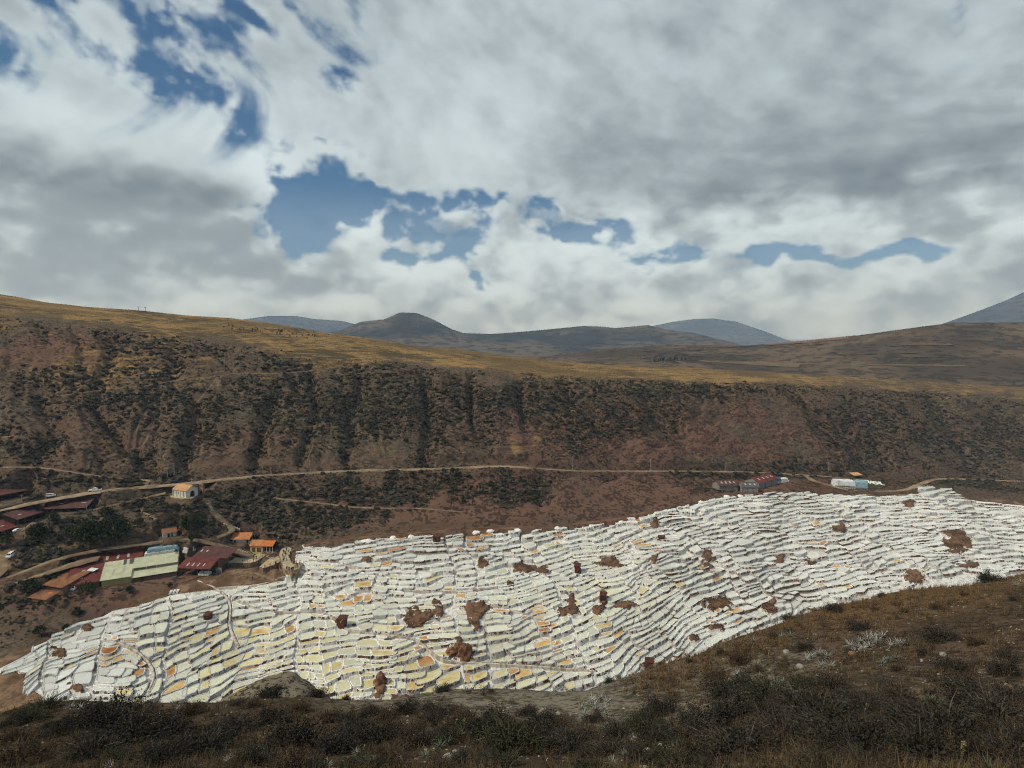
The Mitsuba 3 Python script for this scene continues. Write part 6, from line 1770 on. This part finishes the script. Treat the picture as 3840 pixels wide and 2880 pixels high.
# ---- rosette plants
def rosette_mesh(g, nl=30, sag=.5):
    a = np.arange(nl) * 2.39996 + g.normal(0, .2, nl); up = np.linspace(1.2, .08, nl) + g.normal(0, .1, nl)
    V, Fc, off = [], [], 0
    for k in range(nl):
        L_ = g.uniform(.8, 1.1)
        s = np.linspace(0, 1, 5)
        rad = L_ * s * np.cos(up[k] * (1 - .25 * s)); zz = L_ * s * np.sin(up[k]) - sag * s ** 2 * L_ * .5 * math.cos(up[k]) + .05
        w = .034 * (1 - s ** 1.6) + .004
        c = np.stack([rad * math.cos(a[k]), rad * math.sin(a[k]), zz], -1)
        sd = np.array([-math.sin(a[k]), math.cos(a[k]), 0])
        V.append(np.vstack([c - sd * w[:, None], c + sd * w[:, None]]))
        for i in range(4): Fc += [[off + i, off + i + 5, off + i + 6], [off + i, off + i + 6, off + i + 1]]
        off += 10
    return np.vstack(V), np.array(Fc)


gro = np.random.default_rng(47)
RO = [rosette_mesh(gro) for _ in range(5)]
tones_ = {'s': (.95, 'silver-white', 'group'), 'p': (.62, 'grey-mauve', ''), 'g': (.10, 'green', ''), 'y': (.28, 'yellow-green', '')}
ROP = {(k, t): mikit.ply(RO[k], 'mat_rosette', uv=np.column_stack([np.clip(tones_[t][0] + .08 * np.sin(np.arange(len(RO[k][0]))), 0, 1), gro.random(len(RO[k][0]) // 10).repeat(10)])) for k in range(5) for t in tones_}



def rwhere(x, y):
    for nm, cx, cy, r in (('in the big silver clump on the right slope', 872, 642, 34), ('in the mauve clump left of the silver one', 820, 658, 22), ('in the grey clump on the bare middle slope', 596, 704, 20), ('in the green clump right of the grey one', 618, 728, 22), ('in the green clump in the centre foreground', 448, 740, 20), ('in the green clump at lower right', 940, 708, 26), ('beside the tall stalks right of centre', 755, 672, 24)):
        if math.hypot(x - cx, y - cy) < r: return nm
    return where(x, y)


used = {}
for x, y, t, d in ROS: used.setdefault((t, rwhere(x, y)), []).append((x, y))
for j, (x, y, t, d) in enumerate(ROS):
    p = at_near(x, y + d * .22); sc = project(p)[2] / F; r = d * sc / 2 * 1.1
    ms = sorted(used[(t, rwhere(x, y))])
    lab = f'{tones_[t][1]} spiky rosette {rwhere(x, y)}' + (f', {ORD[ms.index((x, y))]} from left' if len(ms) > 1 else '')
    sh = {**ROP[(j % 5, t)], 'to_world': T().translate([float(p[0]), float(p[1]), float(p[2] + .1 * r)]).rotate([1, 0, 0], float(gro.uniform(-25, 5))).rotate([0, 0, 1], float(gro.uniform(0, 360))).scale([float(r)] * 3)}
    solo('rosette_plant', sh, lab, 'rosette plant', 'spiky rosettes on the near slope')
gst = np.random.default_rng(48)
st = [(682.7 + a * .15431, 533.3 + b * .15431, h * .15431) for a, b, h in ((253, 1050, 80), (400, 960, 50), (1190, 1170, 70), (1935, 1180, 115), (1800, 1500, 150), (65, 1160, 115), (840, 700, 55), (1245, 640, 75), (1330, 655, 60), (520, 790, 70), (555, 830, 70), (270, 790, 60), (300, 780, 70), (325, 800, 80), (1520, 560, 40))] + [(341.3 + a * .15431, 568 + b * .15431, h * .15431) for a, b, h in ((740, 785, 50), (745, 1050, 75), (800, 1040, 65), (670, 1050, 70), (1835, 970, 45), (2100, 1240, 85), (155, 1210, 55), (460, 1160, 75), (390, 1010, 45), (1720, 980, 50), (1440, 775, 50), (1352, 790, 40))] + [(a * .15431, 568 + b * .15431, h * .15431) for a, b, h in ((2000, 1120, 85), (2085, 1050, 60), (1740, 1080, 60), (1500, 1250, 70), (1680, 1220, 70), (2180, 840, 40), (2140, 850, 40))]
used = {}
for x, y, h in st: used.setdefault(where(x, y), []).append((x, y))
for x, y, h in st:
    p = at_near(x, y); H_ = h * project(p)[2] / F
    tip = p + [gst.normal(0, .06) * H_, gst.normal(0, .05) * H_, H_]
    ms = sorted(used[where(x, y)])
    root = thing('flower_stalk', f'thin dry flower stalk {where(x, y)}, {ORD[ms.index((x, y))]} from left', 'flower stalk', 'dry flower stalks on the near slope')
    m = MB().tube([p - [0, 0, .1], (p + tip) / 2 + [0.02, 0, 0], tip], [.016, .013, .008], 5)
    n_ = len(np.vstack(m.v))
    part(root, 'stem', mikit.ply(m.mesh(), 'mat_stalk', uv=np.tile([.2, .5], (n_, 1))))
    u_ = gst.uniform(.5, 1.0, 60)[:, None]
    v, f, uv = cards(p * (1 - u_) + tip * u_ + gst.normal(0, .022, (60, 3)), 0, .055, gst)
    uv[:, 0] = .9
    part(root, 'flower_head', mikit.ply((v, f), 'mat_stalk', uv=uv))
scene['mat_rock'] = mat('diffuse', reflectance=proc(lambda p, n, uv: mix((.20, .18, .155), (.42, .39, .34), fbm(p.x * 4, p.y * 4, p.z * 4, octaves=4))))
scene['mat_rock_orange'] = solid((.24, .12, .075), amount=.7, freq=5)
for j, (x, y, d, o, lab) in enumerate(((543.5, 713, 7.5, 0, 'pale grey boulder on the bare middle slope'), (558, 714.5, 5, 0, 'smaller pale stone right of the grey boulder'), (448, 761, 12, 0, 'large pale rock at the bottom edge, centre'), (425, 742.5, 4.5, 1, 'small orange stone left of the green rosettes'), (373, 760, 7, 0, 'grey rock at the bottom edge, left of the large one'), (399, 762, 8, 0, 'grey rock next to the large one at the bottom'), (455, 753, 5, 0, 'little pale rock above the large bottom one'), (853, 655.5, 8, 1, 'reddish rock beside the silver rosettes'), (786, 653, 6, 0, 'pale stone left of the mauve rosettes'), (943, 656, 6, 0, 'pale stone right of the silver rosettes'), (660, 746, 5, 0, 'small pale stone at the lower middle right'), (352, 728, 5, 0, 'pale stone at the left of the middle foreground'), (384, 748, 5, 0, 'pale stone below the left centre shrubs'), (800, 668, 7, 0, 'pale rock below the mauve rosettes'), (470, 735, 4, 0, 'small stone right of the orange one'))):
    p = at_near(x, y); r = d * project(p)[2] / F / 2 * 1.1
    solo('rock', mikit.ply(lump_mesh(p + [0, 0, r * .25], r, r * .75, 60 + j, 2, .3), 'mat_rock_orange' if o else 'mat_rock', smooth=35), lab, 'rock')
# gravel: loose stones too many to count
gv = np.random.default_rng(49)
cand = np.column_stack([gv.uniform(-20, 1044, 5200), gv.uniform(570, 780, 5200)])
cand = cand[cand[:, 1] > np.interp(cand[:, 0], EDGE[:, 0], EDGE[:, 1]) + 3]
P = at_near(cand[:, 0], cand[:, 1])
ok = gv.random(len(P)) < np.clip((meshkit.fbm(P / 3.0, 3, 68) - .42) * 4, 0.03, 1)
bv, bf, off = [], [], 0
for p in P[ok]:
    v = np.array(ico0.vertices) * gv.uniform(.6, 1.3, (12, 1)) * gv.uniform(.025, .09) * [1.2, 1, .7]
    bv.append(v + p); bf.append(np.array(ico0.faces) + off); off += 12
solo('gravel', mikit.ply((np.vstack(bv), np.vstack(bf)), 'mat_rock'), 'loose pale stones strewn over the near slope', 'gravel', None, 'stuff')

# ---------------------------------------------------------------- the air
scene['air'] = {'type': 'homogeneous', 'albedo': rgb(.90, .95, .99), 'sigma_t': rgb(.5e-4, .66e-4, .9e-4)}
scene['haze'] = {'type': 'cube', 'to_world': T().translate([0, 0, 184]).scale([11600, 11600, 376]), 'bsdf': {'type': 'null'}, 'interior': {'type': 'ref', 'id': 'air'}}
labels['haze'] = {'label': 'thin blue-grey haze filling the valley and fading the far mountains', 'category': 'haze', 'kind': 'stuff'}
scene['camera']['medium'] = {'type': 'ref', 'id': 'air'}
